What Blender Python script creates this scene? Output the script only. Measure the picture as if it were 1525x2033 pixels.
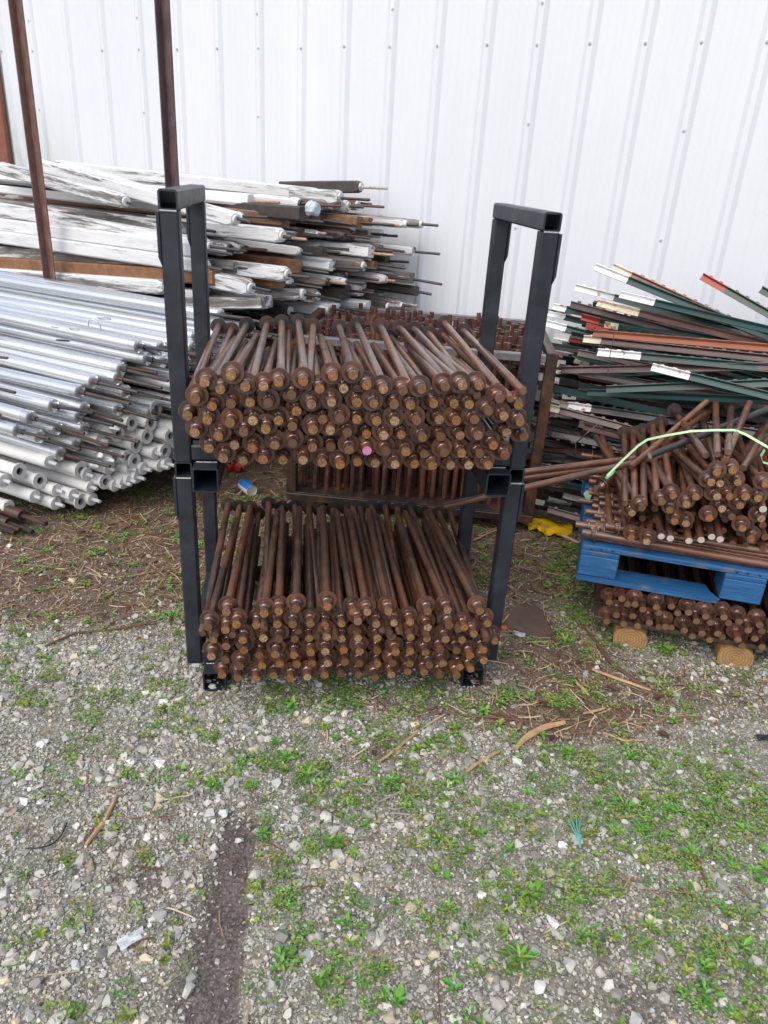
import bpy, bmesh, math, random
import numpy as np
from mathutils import Vector, Matrix, Quaternion

for o in list(bpy.data.objects):
    bpy.data.objects.remove(o)
SC = bpy.context.scene
COL = SC.collection
random.seed(7)
RNG = np.random.default_rng(11)
rnd = random.uniform

# ------------------------------------------------------------------ camera
PITCH, ROLL, FPX, EYE = 0.4291, 0.0643, 1468.0, 1.6          # photograph is 1525 x 2033
cam = bpy.data.cameras.new('camera')
cam.sensor_fit = 'VERTICAL'
cam.sensor_height = 36.0
cam.lens = 36.0 * FPX / 2033.0
cam.clip_start = 0.05
cam.clip_end = 400
cam_ob = bpy.data.objects.new('camera', cam)
COL.objects.link(cam_ob)
_f = Vector((0, math.cos(PITCH), -math.sin(PITCH)))
_r0 = Vector((1, 0, 0))
_u0 = _r0.cross(_f)
CR = _r0 * math.cos(ROLL) + _u0 * math.sin(ROLL)
CU = -_r0 * math.sin(ROLL) + _u0 * math.cos(ROLL)
CF = _f
cam_ob.matrix_world = Matrix(((CR.x, CU.x, -CF.x, 0), (CR.y, CU.y, -CF.y, 0), (CR.z, CU.z, -CF.z, EYE), (0, 0, 0, 1)))
SC.camera = cam_ob

# ------------------------------------------------------------------ sky, sun, exposure
SUN_EL, SUN_AZ = math.radians(52), math.radians(-150)
w = bpy.data.worlds.new('World')
SC.world = w
w.use_nodes = True
nt = w.node_tree
bg = nt.nodes['Background']
sky = nt.nodes.new('ShaderNodeTexSky')
sky.sky_type = 'NISHITA'
sky.sun_disc = False
sky.sun_elevation = SUN_EL
sky.sun_rotation = SUN_AZ
sky.air_density = 1.0
sky.dust_density = 4.0
sky.ozone_density = 1.0
hs = nt.nodes.new('ShaderNodeHueSaturation')            # overcast: the blue washed out by cloud
hs.inputs['Saturation'].default_value = 0.78
nt.links.new(sky.outputs[0], hs.inputs['Color'])
nt.links.new(hs.outputs[0], bg.inputs[0])
bg.inputs[1].default_value = 0.15
sun = bpy.data.lights.new('sun', 'SUN')
sun.energy = 0.75
sun.angle = math.radians(80)
sun.color = (1.0, 0.97, 0.93)
sun_ob = bpy.data.objects.new('sun', sun)
COL.objects.link(sun_ob)
_sd = Vector((math.sin(SUN_AZ) * math.cos(SUN_EL), math.cos(SUN_AZ) * math.cos(SUN_EL), math.sin(SUN_EL)))
sun_ob.rotation_euler = _sd.to_track_quat('Z', 'Y').to_euler()
SC.view_settings.view_transform = 'Standard'
SC.view_settings.look = 'None'
SC.view_settings.gamma = 1.0
SC.view_settings.use_curve_mapping = False
SC.view_settings.exposure = 0.58
SC.cycles.use_denoising = True
SC.cycles.max_bounces = 6

# ------------------------------------------------------------------ places
CAMP = Vector((0, 0, EYE))
def ray(x, y):
    return CF + CR * ((x - 762.5) / FPX) - CU * ((y - 1016.5) / FPX)
def on_z(x, y, z=0.0):
    d = ray(x, y)
    return CAMP + d * ((z - EYE) / d.z)
def on_plane(x, y, p, n):
    d = ray(x, y)
    return CAMP + d * (((p - CAMP).dot(n)) / d.dot(n))
# rack frame (x along the front, y away from the front, z up)
RY = 0.1258
R0 = Vector((-0.6236, 2.0169, 0))
RX_, RY_ = Vector((math.cos(RY), math.sin(RY), 0)), Vector((-math.sin(RY), math.cos(RY), 0))
def rk(x, y, z):
    return R0 + RX_ * x + RY_ * y + Vector((0, 0, z))
def rk_at(px, py, y):
    p = on_plane(px, py, R0 + RY_ * y, RY_)
    return Vector(((p - R0).dot(RX_), y, p.z))
# wall frame (u along the wall to the right, v out from the wall)
W0 = Vector((1.37, 4.18, 0))
WU, WV = Vector((0.899, -0.437, 0)).normalized(), Vector((-0.437, -0.899, 0)).normalized()
def wl(u, v, z):
    return W0 + WU * u + WV * v + Vector((0, 0, z))
def wl_at(px, py, v):
    p = on_plane(px, py, W0 + WV * v, WV)
    return Vector(((p - W0).dot(WU), v, p.z))
def tip_at(px, py, u0, v0, k):
    p = on_plane(px, py, wl(u0, v0, 0), WU - WV * k)
    q = p - W0
    return Vector((q.dot(WU), q.dot(WV), p.z))
# pallet frame
P0 = Vector((0.986, 2.396, 0))
PX_, PY_ = Vector((0.973, -0.2319, 0)).normalized(), Vector((0.2319, 0.973, 0)).normalized()
def pl(x, y, z):
    return P0 + PX_ * x + PY_ * y + Vector((0, 0, z))
def pl_at(px, py, y):
    p = on_plane(px, py, P0 + PY_ * y, PY_)
    q = p - P0
    return Vector((q.dot(PX_), y, p.z))

# ------------------------------------------------------------------ mesh helpers
class MB:
    def __init__(s):
        s.v, s.f, s.m = [], [], []
    def add(s, vs, fs, mi=0, M=None):
        b = len(s.v)
        for p in vs:
            p = Vector(p)
            s.v.append(tuple(M @ p if M else p))
        for q in fs:
            s.f.append(tuple(b + i for i in q))
            s.m.append(mi)
    def box(s, a, b, mi=0, ch=0.0, M=None):
        (x0, y0, z0), (x1, y1, z1) = a, b
        if ch <= 0:
            s.add([(x0,y0,z0),(x1,y0,z0),(x1,y1,z0),(x0,y1,z0),(x0,y0,z1),(x1,y0,z1),(x1,y1,z1),(x0,y1,z1)],
                  [(0,3,2,1),(4,5,6,7),(0,1,5,4),(1,2,6,5),(2,3,7,6),(3,0,4,7)], mi, M)
            return
        bm = bmesh.new()
        bmesh.ops.create_cube(bm, size=1)
        for vv in bm.verts:
            vv.co = Vector(((x0+x1)/2 + vv.co.x*(x1-x0), (y0+y1)/2 + vv.co.y*(y1-y0), (z0+z1)/2 + vv.co.z*(z1-z0)))
        bmesh.ops.bevel(bm, geom=bm.edges[:], offset=ch, segments=1, affect='EDGES')
        bm.verts.index_update()
        s.add([vv.co.copy() for vv in bm.verts], [[q.index for q in ff.verts] for ff in bm.faces], mi, M)
        bm.free()
    def lathe(s, prof, n=12, mi=0, cap0=True, cap1=True, cmi=None, M=None, jit=0.0):
        """profile of (y, r) spun about the Y axis"""
        vs, fs = [], []
        for (y, r) in prof:
            for i in range(n):
                a = 2*math.pi*i/n
                k = 1 + (rnd(-jit, jit) if jit else 0)
                vs.append((r*k*math.cos(a), y, r*k*math.sin(a)))
        for j in range(len(prof)-1):
            for i in range(n):
                i2 = (i+1) % n
                fs.append((j*n+i, j*n+i2, (j+1)*n+i2, (j+1)*n+i))
        s.add(vs, fs, mi, M)
        b = len(s.v) - len(vs)
        if cap0:
            s.f.append(tuple(b+i for i in reversed(range(n)))[::-1]); s.m.append(mi if cmi is None else cmi)
        if cap1:
            s.f.append(tuple(b+(len(prof)-1)*n+i for i in range(n))[::-1]); s.m.append(mi)
    def rod(s, a, b, r, n=8, mi=0, r2=None):
        a, b = Vector(a), Vector(b)
        d = b - a
        M = Matrix.Translation(a) @ d.to_track_quat('Y', 'Z').to_matrix().to_4x4()
        s.lathe([(0, r), (d.length, r if r2 is None else r2)], n, mi, M=M)
    def path(s, pts, r, n=6, mi=0):
        """tube through points"""
        pts = [Vector(p) for p in pts]
        vs, fs = [], []
        up = Vector((0, 0, 1))
        for j, p in enumerate(pts):
            t = (pts[min(j+1, len(pts)-1)] - pts[max(j-1, 0)]).normalized()
            x = t.cross(up)
            if x.length < 1e-3: x = t.cross(Vector((1, 0, 0)))
            x.normalize(); y = x.cross(t)
            rr = r if not isinstance(r, (list, tuple)) else r[j]
            for i in range(n):
                a = 2*math.pi*i/n
                vs.append(p + x*rr*math.cos(a) + y*rr*math.sin(a))
        for j in range(len(pts)-1):
            for i in range(n):
                i2 = (i+1) % n
                fs.append((j*n+i, j*n+i2, (j+1)*n+i2, (j+1)*n+i))
        fs.append(tuple(range(n))[::-1]); fs.append(tuple((len(pts)-1)*n+i for i in range(n)))
        s.add(vs, fs, mi)
    def prism(s, poly, y0, y1, mi=0, M=None, poly2=None, capmi=None):
        n = len(poly)
        p2 = poly2 or poly
        vs = [(x, y0, z) for x, z in poly] + [(x, y1, z) for x, z in p2]
        fs = [(i, (i+1) % n, n+(i+1) % n, n+i) for i in range(n)]
        s.add(vs, fs, mi, M)
        b = len(s.v) - 2*n
        for q in (tuple(b+i for i in range(n))[::-1], tuple(b+n+i for i in range(n))):
            s.f.append(q); s.m.append(mi if capmi is None else capmi)
    def tube_sq(s, w, h, L, t=0.005, c=0.005, mi=0):
        """hollow rectangular tube along Y, centred on x and z, open ends"""
        def ring(a, b, k):
            return [(-a+k,-b),(a-k,-b),(a,-b+k),(a,b-k),(a-k,b),(-a+k,b),(-a,b-k),(-a,-b+k)]
        o, i = ring(w/2, h/2, c), ring(w/2-t, h/2-t, c*0.5)
        vs = [(x,0,z) for x,z in o]+[(x,L,z) for x,z in o]+[(x,0,z) for x,z in i]+[(x,L,z) for x,z in i]
        fs = []
        for k in range(8):
            k2 = (k+1) % 8
            fs += [(k,k2,8+k2,8+k),(16+k2,16+k,24+k,24+k2),(k2,k,16+k,16+k2),(8+k,8+k2,24+k2,24+k)]
        s.add(vs, fs, mi)
    def mesh(s, name, mats, smooth=False, angle=None):
        me = bpy.data.meshes.new(name)
        me.from_pydata(s.v, [], s.f)
        for m in (mats if isinstance(mats, (list, tuple)) else [mats]):
            me.materials.append(m)
        me.polygons.foreach_set('material_index', s.m)
        bm = bmesh.new(); bm.from_mesh(me)
        bmesh.ops.recalc_face_normals(bm, faces=bm.faces[:])
        bm.to_mesh(me); bm.free()
        if smooth or angle:
            me.polygons.foreach_set('use_smooth', [True]*len(me.polygons))
            me.set_sharp_from_angle(angle=math.radians(angle or 40))
        me.update()
        return me

def add(name, me, parent=None, M=None):
    o = bpy.data.objects.new(name, me)
    COL.objects.link(o)
    if parent: o.parent = parent
    if M is not None: o.matrix_basis = M
    return o
def tag(o, label=None, cat=None, group=None, kind=None):
    if label: o['label'] = label
    if cat: o['category'] = cat
    if group: o['group'] = group
    if kind: o['kind'] = kind
    return o
def thing(name, label, cat, M=None, group=None):
    o = bpy.data.objects.new(name, None)
    o.empty_display_size = 0.05
    COL.objects.link(o)
    if M is not None: o.matrix_basis = M
    return tag(o, label, cat, group)
def frame(o, ydir, up=Vector((0, 0, 1)), roll=0.0):
    y = Vector(ydir).normalized()
    x = y.cross(up).normalized()
    z = x.cross(y)
    M = Matrix(((x.x, y.x, z.x, 0), (x.y, y.y, z.y, 0), (x.z, y.z, z.z, 0), (0, 0, 0, 1)))
    return Matrix.Translation(o) @ M @ Matrix.Rotation(roll, 4, 'Y')
def np_mesh(name, V, F, mat, C=None, smooth=False):
    me = bpy.data.meshes.new(name)
    V = np.ascontiguousarray(V, np.float32); F = np.ascontiguousarray(F, np.int32)
    k = F.shape[1]
    me.vertices.add(len(V)); me.vertices.foreach_set('co', V.ravel())
    me.loops.add(F.size); me.loops.foreach_set('vertex_index', F.ravel())
    me.polygons.add(len(F))
    me.polygons.foreach_set('loop_start', np.arange(0, F.size, k, dtype=np.int32))
    me.polygons.foreach_set('use_smooth', np.full(len(F), smooth))
    if C is not None:
        at = me.color_attributes.new('tint', 'FLOAT_COLOR', 'POINT')
        C4 = np.ones((len(V), 4), np.float32); C4[:, :3] = C
        at.data.foreach_set('color', C4.ravel())
    me.materials.append(mat)
    me.update(calc_edges=True)
    return me

# ------------------------------------------------------------------ materials
class NT:
    def __init__(s, name):
        s.mat = bpy.data.materials.new(name)
        s.mat.use_nodes = True
        s.t = s.mat.node_tree
        s.p = s.t.nodes['Principled BSDF']
        s._c = None
    def n(s, typ): return s.t.nodes.new('ShaderNode' + typ)
    def l(s, a, b): s.t.links.new(a, b)
    def coord(s, scale=(1, 1, 1), rand=True):
        tc = s.n('TexCoord'); mp = s.n('Mapping'); mp.inputs['Scale'].default_value = scale
        if rand:
            oi = s.n('ObjectInfo'); vm = s.n('VectorMath'); vm.operation = 'SCALE'
            cx = s.n('CombineXYZ')
            for i in range(3): s.l(oi.outputs['Random'], cx.inputs[i])
            s.l(cx.outputs[0], vm.inputs[0]); vm.inputs['Scale'].default_value = 57.3
            va = s.n('VectorMath'); s.l(tc.outputs['Object'], va.inputs[0]); s.l(vm.outputs[0], va.inputs[1])
            s.l(va.outputs[0], mp.inputs['Vector'])
        else:
            s.l(tc.outputs['Object'], mp.inputs['Vector'])
        return mp.outputs[0]
    def noise(s, scale, co, detail=4, rough=0.6, dist=0.0):
        q = s.n('TexNoise'); q.inputs['Scale'].default_value = scale; q.inputs['Detail'].default_value = detail
        q.inputs['Roughness'].default_value = rough; q.inputs['Distortion'].default_value = dist
        s.l(co, q.inputs['Vector'])
        return q.outputs['Fac']
    def voro(s, scale, co, feature='F1', out='Distance'):
        q = s.n('TexVoronoi'); q.feature = feature; q.inputs['Scale'].default_value = scale
        s.l(co, q.inputs['Vector'])
        return q.outputs[out]
    def ramp(s, fac, stops, interp='LINEAR'):
        q = s.n('ValToRGB'); q.color_ramp.interpolation = interp
        e = q.color_ramp.elements
        while len(e) < len(stops): e.new(0.5)
        for i, (p, c) in enumerate(stops):
            e[i].position = p
            e[i].color = (c, c, c, 1) if isinstance(c, (int, float)) else (*c, 1)
        s.l(fac, q.inputs[0])
        return q.outputs[0]
    def mix(s, fac, a, b, mode='MIX'):
        q = s.n('Mix'); q.data_type = 'RGBA'; q.blend_type = mode
        for sock, val in ((q.inputs[0], fac), (q.inputs[6], a), (q.inputs[7], b)):
            if hasattr(val, 'is_linked'): s.l(val, sock)
            elif isinstance(val, (int, float)): sock.default_value = val
            else: sock.default_value = (*val, 1)
        return q.outputs[2]
    def math(s, op, a, b=0.0):
        q = s.n('Math'); q.operation = op
        for i, val in enumerate((a, b)):
            if hasattr(val, 'is_linked'): s.l(val, q.inputs[i])
            else: q.inputs[i].default_value = val
        return q.outputs[0]
    def rand(s): return s.n('ObjectInfo').outputs['Random']
    def attr(s, name='tint'):
        q = s.n('Attribute'); q.attribute_name = name
        return q.outputs['Color']
    def bump(s, h, strength=0.3, dist=0.01):
        q = s.n('Bump'); q.inputs['Strength'].default_value = strength; q.inputs['Distance'].default_value = dist
        s.l(h, q.inputs['Height']); s.l(q.outputs[0], s.p.inputs['Normal'])
    def set(s, **k):
        for key, val in k.items():
            sock = s.p.inputs[key.replace('_', ' ')]
            if hasattr(val, 'is_linked'): s.l(val, sock)
            elif isinstance(val, tuple): sock.default_value = (*val, 1)
            else: sock.default_value = val
        return s.mat

def m_rust(name, dark, mid, hi, orange, rough=0.5, spec=0.5, coat=0.0):
    q = NT(name); co = q.coord((1, 0.35, 1))
    a = q.noise(38, co, 6, 0.65); b = q.noise(9, co, 3)
    base = q.ramp(a, [(0.28, dark), (0.5, mid), (0.74, hi)])
    tone = q.ramp(q.rand(), [(0.0, (0.62, 0.6, 0.62)), (0.35, (1, 1, 1)), (0.7, (1.15, 0.98, 0.9)), (1.0, (1.5, 1.08, 0.8))])
    base = q.mix(1.0, base, tone, 'MULTIPLY')
    base = q.mix(q.ramp(b, [(0.48, 0.0), (0.64, 0.8)]), base, orange)
    q.bump(a, 0.35, 0.002)
    if coat: q.set(Coat_Weight=coat, Coat_Roughness=0.12)
    return q.set(Base_Color=base, Roughness=q.ramp(b, [(0.3, rough-0.12), (0.7, rough+0.15)]), Specular_IOR_Level=spec, Metallic=0.0)
M_STAKE = m_rust('rusty_stake_steel', (0.036, 0.019, 0.014), (0.094, 0.05, 0.034), (0.185, 0.11, 0.08), (0.175, 0.068, 0.026), 0.36, 0.6, 0.35)
M_COLLAR = m_rust('rusty_collar_steel', (0.028, 0.014, 0.011), (0.06, 0.03, 0.022), (0.11, 0.06, 0.042), (0.13, 0.05, 0.022), 0.34, 0.6, 0.3)
M_COLLAR_SHADED = m_rust('shaded_collar_steel', (0.02, 0.019, 0.021), (0.036, 0.032, 0.033), (0.07, 0.056, 0.052), (0.07, 0.035, 0.022), 0.45)  # collar steel of the wall-side heads, with their shade put into the colour
M_BEAD = m_rust('wet_weld_bead', (0.03, 0.015, 0.012), (0.075, 0.036, 0.026), (0.13, 0.07, 0.05), (0.13, 0.05, 0.022), 0.25, 0.9, 1.0)
M_RACKRUST = m_rust('dark_rusty_steel', (0.014, 0.012, 0.012), (0.03, 0.022, 0.02), (0.06, 0.035, 0.026), (0.12, 0.045, 0.018), 0.45)
M_POST = m_rust('maroon_rusty_steel', (0.07, 0.048, 0.05), (0.115, 0.08, 0.083), (0.18, 0.13, 0.133), (0.14, 0.08, 0.07), 0.5)
def m_endface():
    q = NT('cut_steel_face'); co = q.coord()
    a = q.noise(190, co, 4, 0.75)
    tone = q.ramp(q.rand(), [(0.0, (0.1, 0.05, 0.025)), (0.2, (0.2, 0.1, 0.035)), (0.45, (0.34, 0.19, 0.065)), (0.65, (0.33, 0.12, 0.03)), (0.82, (0.46, 0.33, 0.19)), (1.0, (0.13, 0.045, 0.03))])
    c = q.mix(q.ramp(a, [(0.38, 0.0), (0.58, 0.85)]), tone, (0.085, 0.038, 0.018))
    q.bump(a, 0.5, 0.002)
    return q.set(Base_Color=c, Roughness=0.55)
M_END = m_endface()
def m_black():
    q = NT('black_rack_paint'); co = q.coord()
    a = q.noise(14, co, 5, 0.6); d = q.noise(260, co, 2, 0.5)
    c = q.ramp(a, [(0.3, (0.013, 0.016, 0.023)), (0.6, (0.021, 0.026, 0.037)), (0.8, (0.036, 0.042, 0.056))])
    c = q.mix(q.ramp(q.noise(38, co, 6, 0.75), [(0.62, 0.0), (0.7, 0.85)]), c, (0.075, 0.038, 0.024))
    c = q.mix(q.ramp(q.noise(26, q.coord((1, 0.25, 1)), 6, 0.8), [(0.66, 0.0), (0.7, 0.55)]), c, (0.13, 0.135, 0.15))
    q.bump(q.ramp(d, [(0.45, 0.0), (0.7, 1.0)]), 0.16, 0.001)
    return q.set(Base_Color=c, Roughness=q.ramp(a, [(0.3, 0.28), (0.7, 0.5)]), Specular_IOR_Level=0.55)
M_BLACK = m_black()
def m_weld():
    q = NT('bright_weld'); co = q.coord()
    return q.set(Base_Color=q.ramp(q.noise(200, co), [(0.3, (0.2, 0.2, 0.22)), (0.7, (0.55, 0.55, 0.58))]), Roughness=0.35)
M_WELD = m_weld()
def m_wall():
    q = NT('white_wall_panel'); co = q.coord((1, 1, 0.25), rand=False)
    a = q.noise(1.2, co, 4, 0.6); b = q.noise(24, q.coord((1, 1, 0.06), rand=False), 4, 0.7)
    c = q.ramp(a, [(0.3, (0.645, 0.68, 0.73)), (0.7, (0.69, 0.725, 0.77))])
    c = q.mix(q.ramp(b, [(0.6, 0.0), (0.9, 0.14)]), c, (0.55, 0.56, 0.56))
    sp = q.noise(70, q.coord(rand=False), 2, 0.5)
    c = q.mix(q.ramp(sp, [(0.77, 0.0), (0.8, 0.6)]), c, (0.3, 0.3, 0.28))
    # green algae at the far end of the wall
    tc = q.n('TexCoord'); sx = q.n('SeparateXYZ'); q.l(tc.outputs['Object'], sx.inputs[0])
    gx = q.n('MapRange'); gx.inputs[1].default_value = -4.1; gx.inputs[2].default_value = -4.75
    q.l(sx.outputs[0], gx.inputs[0])
    gz = q.n('MapRange'); gz.inputs[1].default_value = 2.1; gz.inputs[2].default_value = 1.3
    q.l(sx.outputs[2], gz.inputs[0])
    g = q.math('MULTIPLY', q.math('MULTIPLY', gx.outputs[0], gz.outputs[0]), q.ramp(q.noise(9, co, 5, 0.7), [(0.3, 0.1), (0.6, 0.8)]))
    c = q.mix(g, c, (0.24, 0.33, 0.22))
    # grime splashed up from the soil at the foot
    lo = q.n('MapRange'); lo.inputs[1].default_value = 0.7; lo.inputs[2].default_value = 0.0
    q.l(sx.outputs[2], lo.inputs[0])
    c = q.mix(q.math('MULTIPLY', lo.outputs[0], q.ramp(q.noise(7, co, 5, 0.7), [(0.35, 0.0), (0.7, 0.6)])), c, (0.36, 0.33, 0.28))
    q.bump(q.noise(1.8, q.coord((1, 1, 0.6), rand=False), 3), 0.22, 0.03)
    return q.set(Base_Color=c, Roughness=0.42)
M_WALL = m_wall()
def m_galv():
    q = NT('galvanised_steel'); co = q.coord((1, 0.3, 1))
    a = q.noise(14, q.coord((1, 0.12, 1)), 3, 0.5)
    tone = q.ramp(q.rand(), [(0, (0.66, 0.69, 0.72)), (0.6, (0.79, 0.81, 0.83)), (1, (0.86, 0.875, 0.89))])
    c = q.mix(q.ramp(a, [(0.45, 0.0), (0.8, 0.4)]), tone, (0.42, 0.45, 0.48))
    return q.set(Base_Color=c, Metallic=0.82, Roughness=q.ramp(a, [(0.3, 0.2), (0.7, 0.36)]))
M_GALV = m_galv()
def m_painted(name, col, rustamt=0.66):
    q = NT(name); co = q.coord()
    a = q.noise(22, co, 6, 0.7); d = q.noise(6, co, 3)
    c = q.mix(q.ramp(d, [(0.3, 0.0), (0.8, 0.5)]), col, tuple(x*0.72 for x in col))
    c = q.mix(q.ramp(a, [(rustamt, 0.0), (rustamt+0.07, 0.9)]), c, (0.2, 0.09, 0.035))
    return q.set(Base_Color=c, Roughness=0.45)
M_WHITEP = m_painted('white_painted_steel', (0.68, 0.69, 0.69), 0.62)
M_CAPP = m_painted('dull_white_cap', (0.62, 0.63, 0.63), 0.6)
def m_wood():
    q = NT('peeling_white_wood'); co = q.coord((1, 0.06, 1)); co2 = q.coord((1, 0.09, 1))
    grain = q.noise(60, co, 6, 0.7); peel = q.noise(24, co2, 8, 0.75, 0.2)
    r = q.rand()
    bare = q.ramp(grain, [(0.3, (0.045, 0.04, 0.038)), (0.5, (0.15, 0.135, 0.125)), (0.75, (0.3, 0.28, 0.26))])
    bare = q.mix(q.ramp(r, [(0.93, 0.0), (0.95, 0.8)]), bare, q.ramp(grain, [(0.3, (0.1, 0.04, 0.018)), (0.7, (0.28, 0.13, 0.06))]))
    paint = q.mix(q.ramp(grain, [(0.45, 0.0), (0.8, 0.6)]), (0.7, 0.715, 0.73), (0.48, 0.49, 0.5))
    thr = q.ramp(r, [(0.0, 0.30), (0.45, 0.0), (0.62, -0.08), (0.74, -0.16), (0.82, -0.34), (1.0, -0.4)])
    q2 = q.n('Math'); q2.operation = 'ADD'; q.l(peel, q2.inputs[0])
    rr = q.n('MapRange'); rr.inputs[1].default_value = 0.0; rr.inputs[2].default_value = 0.8
    rr.inputs[3].default_value = 0.3; rr.inputs[4].default_value = -0.12
    q.l(r, rr.inputs[0]); q.l(rr.outputs[0], q2.inputs[1])
    k = q.ramp(q2.outputs[0], [(0.47, 0.0), (0.52, 1.0)])
    c = q.mix(k, bare, paint)
    h = q.mix(0.5, k, grain)
    q.bump(h, 0.3, 0.003)
    return q.set(Base_Color=c, Roughness=0.6)
M_WOOD = m_wood()
def m_pin():
    q = NT('dark_steel_pin'); co = q.coord()
    a = q.noise(60, co, 5, 0.7)
    tone = q.ramp(q.rand(), [(0.0, (0.025, 0.026, 0.03)), (0.6, (0.05, 0.048, 0.05)), (0.76, (0.1, 0.03, 0.028)), (0.8, (0.1, 0.035, 0.03)), (0.86, (0.42, 0.26, 0.17)), (0.93, (0.45, 0.4, 0.36)), (1, (0.3, 0.12, 0.06))], 'CONSTANT')
    c = q.mix(q.ramp(a, [(0.45, 0.0), (0.65, 0.7)]), tone, (0.07, 0.045, 0.035))
    return q.set(Base_Color=c, Roughness=0.45)
M_PIN = m_pin()
M_DPIN = m_rust('dull_dark_pin', (0.02, 0.02, 0.022), (0.038, 0.035, 0.036), (0.07, 0.06, 0.058), (0.08, 0.042, 0.03), 0.45)
def m_tpost(name, base, alt):
    q = NT(name); co = q.coord((1, 0.2, 1))
    a = q.noise(30, co, 6, 0.7)
    c = q.mix(q.ramp(q.rand(), [(0.2, 0.0), (0.9, 0.6)]), base, tuple(x*1.5 for x in base))
    c = q.mix(q.ramp(a, [(0.5, 0.0), (0.63, 0.85)]), c, alt)
    q.bump(a, 0.3, 0.002)
    return q.set(Base_Color=c, Roughness=0.38)
M_TGREEN = m_tpost('green_post_paint', (0.014, 0.046, 0.045), (0.06, 0.035, 0.028))
M_TBROWN = m_tpost('brown_post_paint', (0.062, 0.034, 0.034), (0.13, 0.075, 0.065))
M_TRUST = m_tpost('orange_rust_post', (0.2, 0.07, 0.038), (0.075, 0.035, 0.026))
M_TDARK = m_tpost('dark_grey_post', (0.03, 0.033, 0.036), (0.075, 0.06, 0.05))
M_TWHITE = m_painted('white_post_tip', (0.7, 0.71, 0.72), 0.6)
M_TCREAM = m_painted('cream_post_tip', (0.6, 0.53, 0.4), 0.56)
M_TRED = m_painted('red_post_tip', (0.32, 0.05, 0.04), 0.6)
def m_plain(name, col, rough=0.5, scale=40, var=0.35, **k):
    q = NT(name); co = q.coord()
    c = q.mix(q.ramp(q.noise(scale, co, 5, 0.65), [(0.3, 0.0), (0.75, 1.0)]), col, tuple(x*(1-var) for x in col))
    return q.set(Base_Color=c, Roughness=rough, **k)
def m_blue():
    q = NT('blue_painted_timber'); co = q.coord((0.07, 1, 1))
    g = q.noise(90, co, 7, 0.75, 0.3); p = q.noise(10, q.coord(), 5, 0.7)
    c = q.ramp(g, [(0.25, (0.003, 0.022, 0.065)), (0.42, (0.01, 0.075, 0.2)), (0.6, (0.018, 0.12, 0.3)), (0.8, (0.09, 0.23, 0.41))])
    c = q.mix(q.ramp(p, [(0.55, 0.0), (0.66, 0.7)]), c, (0.15, 0.13, 0.115))
    q.bump(g, 0.5, 0.004)
    return q.set(Base_Color=c, Roughness=0.6)
M_BLUE = m_blue()
def m_timber_end():
    q = NT('landscape_timber'); co = q.coord((1, 1, 1), rand=False)
    mp = q.n('TexWave'); mp.wave_type = 'RINGS'; mp.rings_direction = 'Y'
    mp.inputs['Scale'].default_value = 28; mp.inputs['Distortion'].default_value = 6.0; mp.inputs['Detail'].default_value = 3
    q.l(co, mp.inputs['Vector'])
    c = q.ramp(mp.outputs['Fac'], [(0.2, (0.27, 0.15, 0.06)), (0.8, (0.36, 0.215, 0.09))])
    c = q.mix(q.ramp(q.noise(30, co, 4), [(0.5, 0), (0.72, 0.6)]), c, (0.15, 0.1, 0.06))
    q.bump(mp.outputs['Fac'], 0.2, 0.002)
    return q.set(Base_Color=c, Roughness=0.7)
M_TIMBER = m_timber_end()
M_DARKWOOD = m_plain('dark_wet_board', (0.075, 0.05, 0.04), 0.55)
M_STRAP = m_plain('lime_strapping', (0.42, 0.7, 0.4), 0.3, 10, 0.15)
M_ZINC = m_plain('wire_zinc', (0.6, 0.62, 0.64), 0.35, 40, 0.2, Metallic=0.2)
M_DWIRE = m_plain('dark_wire', (0.05, 0.048, 0.05), 0.4)
M_TAPE = m_plain('blue_tape', (0.5, 0.57, 0.66), 0.5, 30, 0.25)
M_FOIL = m_plain('silver_tape', (0.6, 0.62, 0.66), 0.3, 60, 0.4, Metallic=0.5)
M_REDTRIM = m_plain('red_trim_paint', (0.26, 0.09, 0.06), 0.5, 20, 0.4)
def m_tinted(name, rough=0.7, bumpscale=None, spec=0.5, trans=0.0):
    q = NT(name)
    c = q.attr()
    if bumpscale:
        a = q.noise(bumpscale, q.coord(rand=False), 4, 0.7)
        c = q.mix(q.ramp(a, [(0.35, 0.35), (0.7, 0.0)]), c, (0.16, 0.145, 0.12))
        q.bump(a, 0.4, 0.002)
    q.set(Base_Color=c, Roughness=rough, Specular_IOR_Level=spec)
    return q.mat
M_STONE = m_tinted('limestone_gravel', 0.6, 120, 0.5)
M_LEAF = m_tinted('weed_leaf', 0.5, None, 0.4)
M_STRAW = m_tinted('dead_straw', 0.65, None, 0.3)
def m_ground():
    q = NT('wet_soil'); co = q.coord(rand=False)
    z = q.attr('tint')
    a = q.noise(55, co, 8, 0.72); b = q.noise(7, co, 5, 0.65); c0 = q.voro(130, co)
    c = q.mix(1.0, z, q.ramp(a, [(0.25, 0.45), (0.5, 0.95), (0.75, 1.5)]), 'MULTIPLY')
    c = q.mix(1.0, c, q.ramp(b, [(0.3, 0.75), (0.7, 1.2)]), 'MULTIPLY')
    gv = q.n('SeparateColor'); q.l(q.voro(210, co, out='Color'), gv.inputs[0])
    c = q.mix(0.8, c, q.ramp(gv.outputs[0], [(0.0, 0.45), (0.5, 0.95), (0.85, 1.35), (1.0, 1.9)]), 'MULTIPLY')
    h = q.mix(0.35, a, c0)
    q.bump(h, 0.45, 0.006)
    return q.set(Base_Color=c, Roughness=q.ramp(b, [(0.35, 0.5), (0.65, 0.85)]), Specular_IOR_Level=0.35)
M_GROUND = m_ground()

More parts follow.
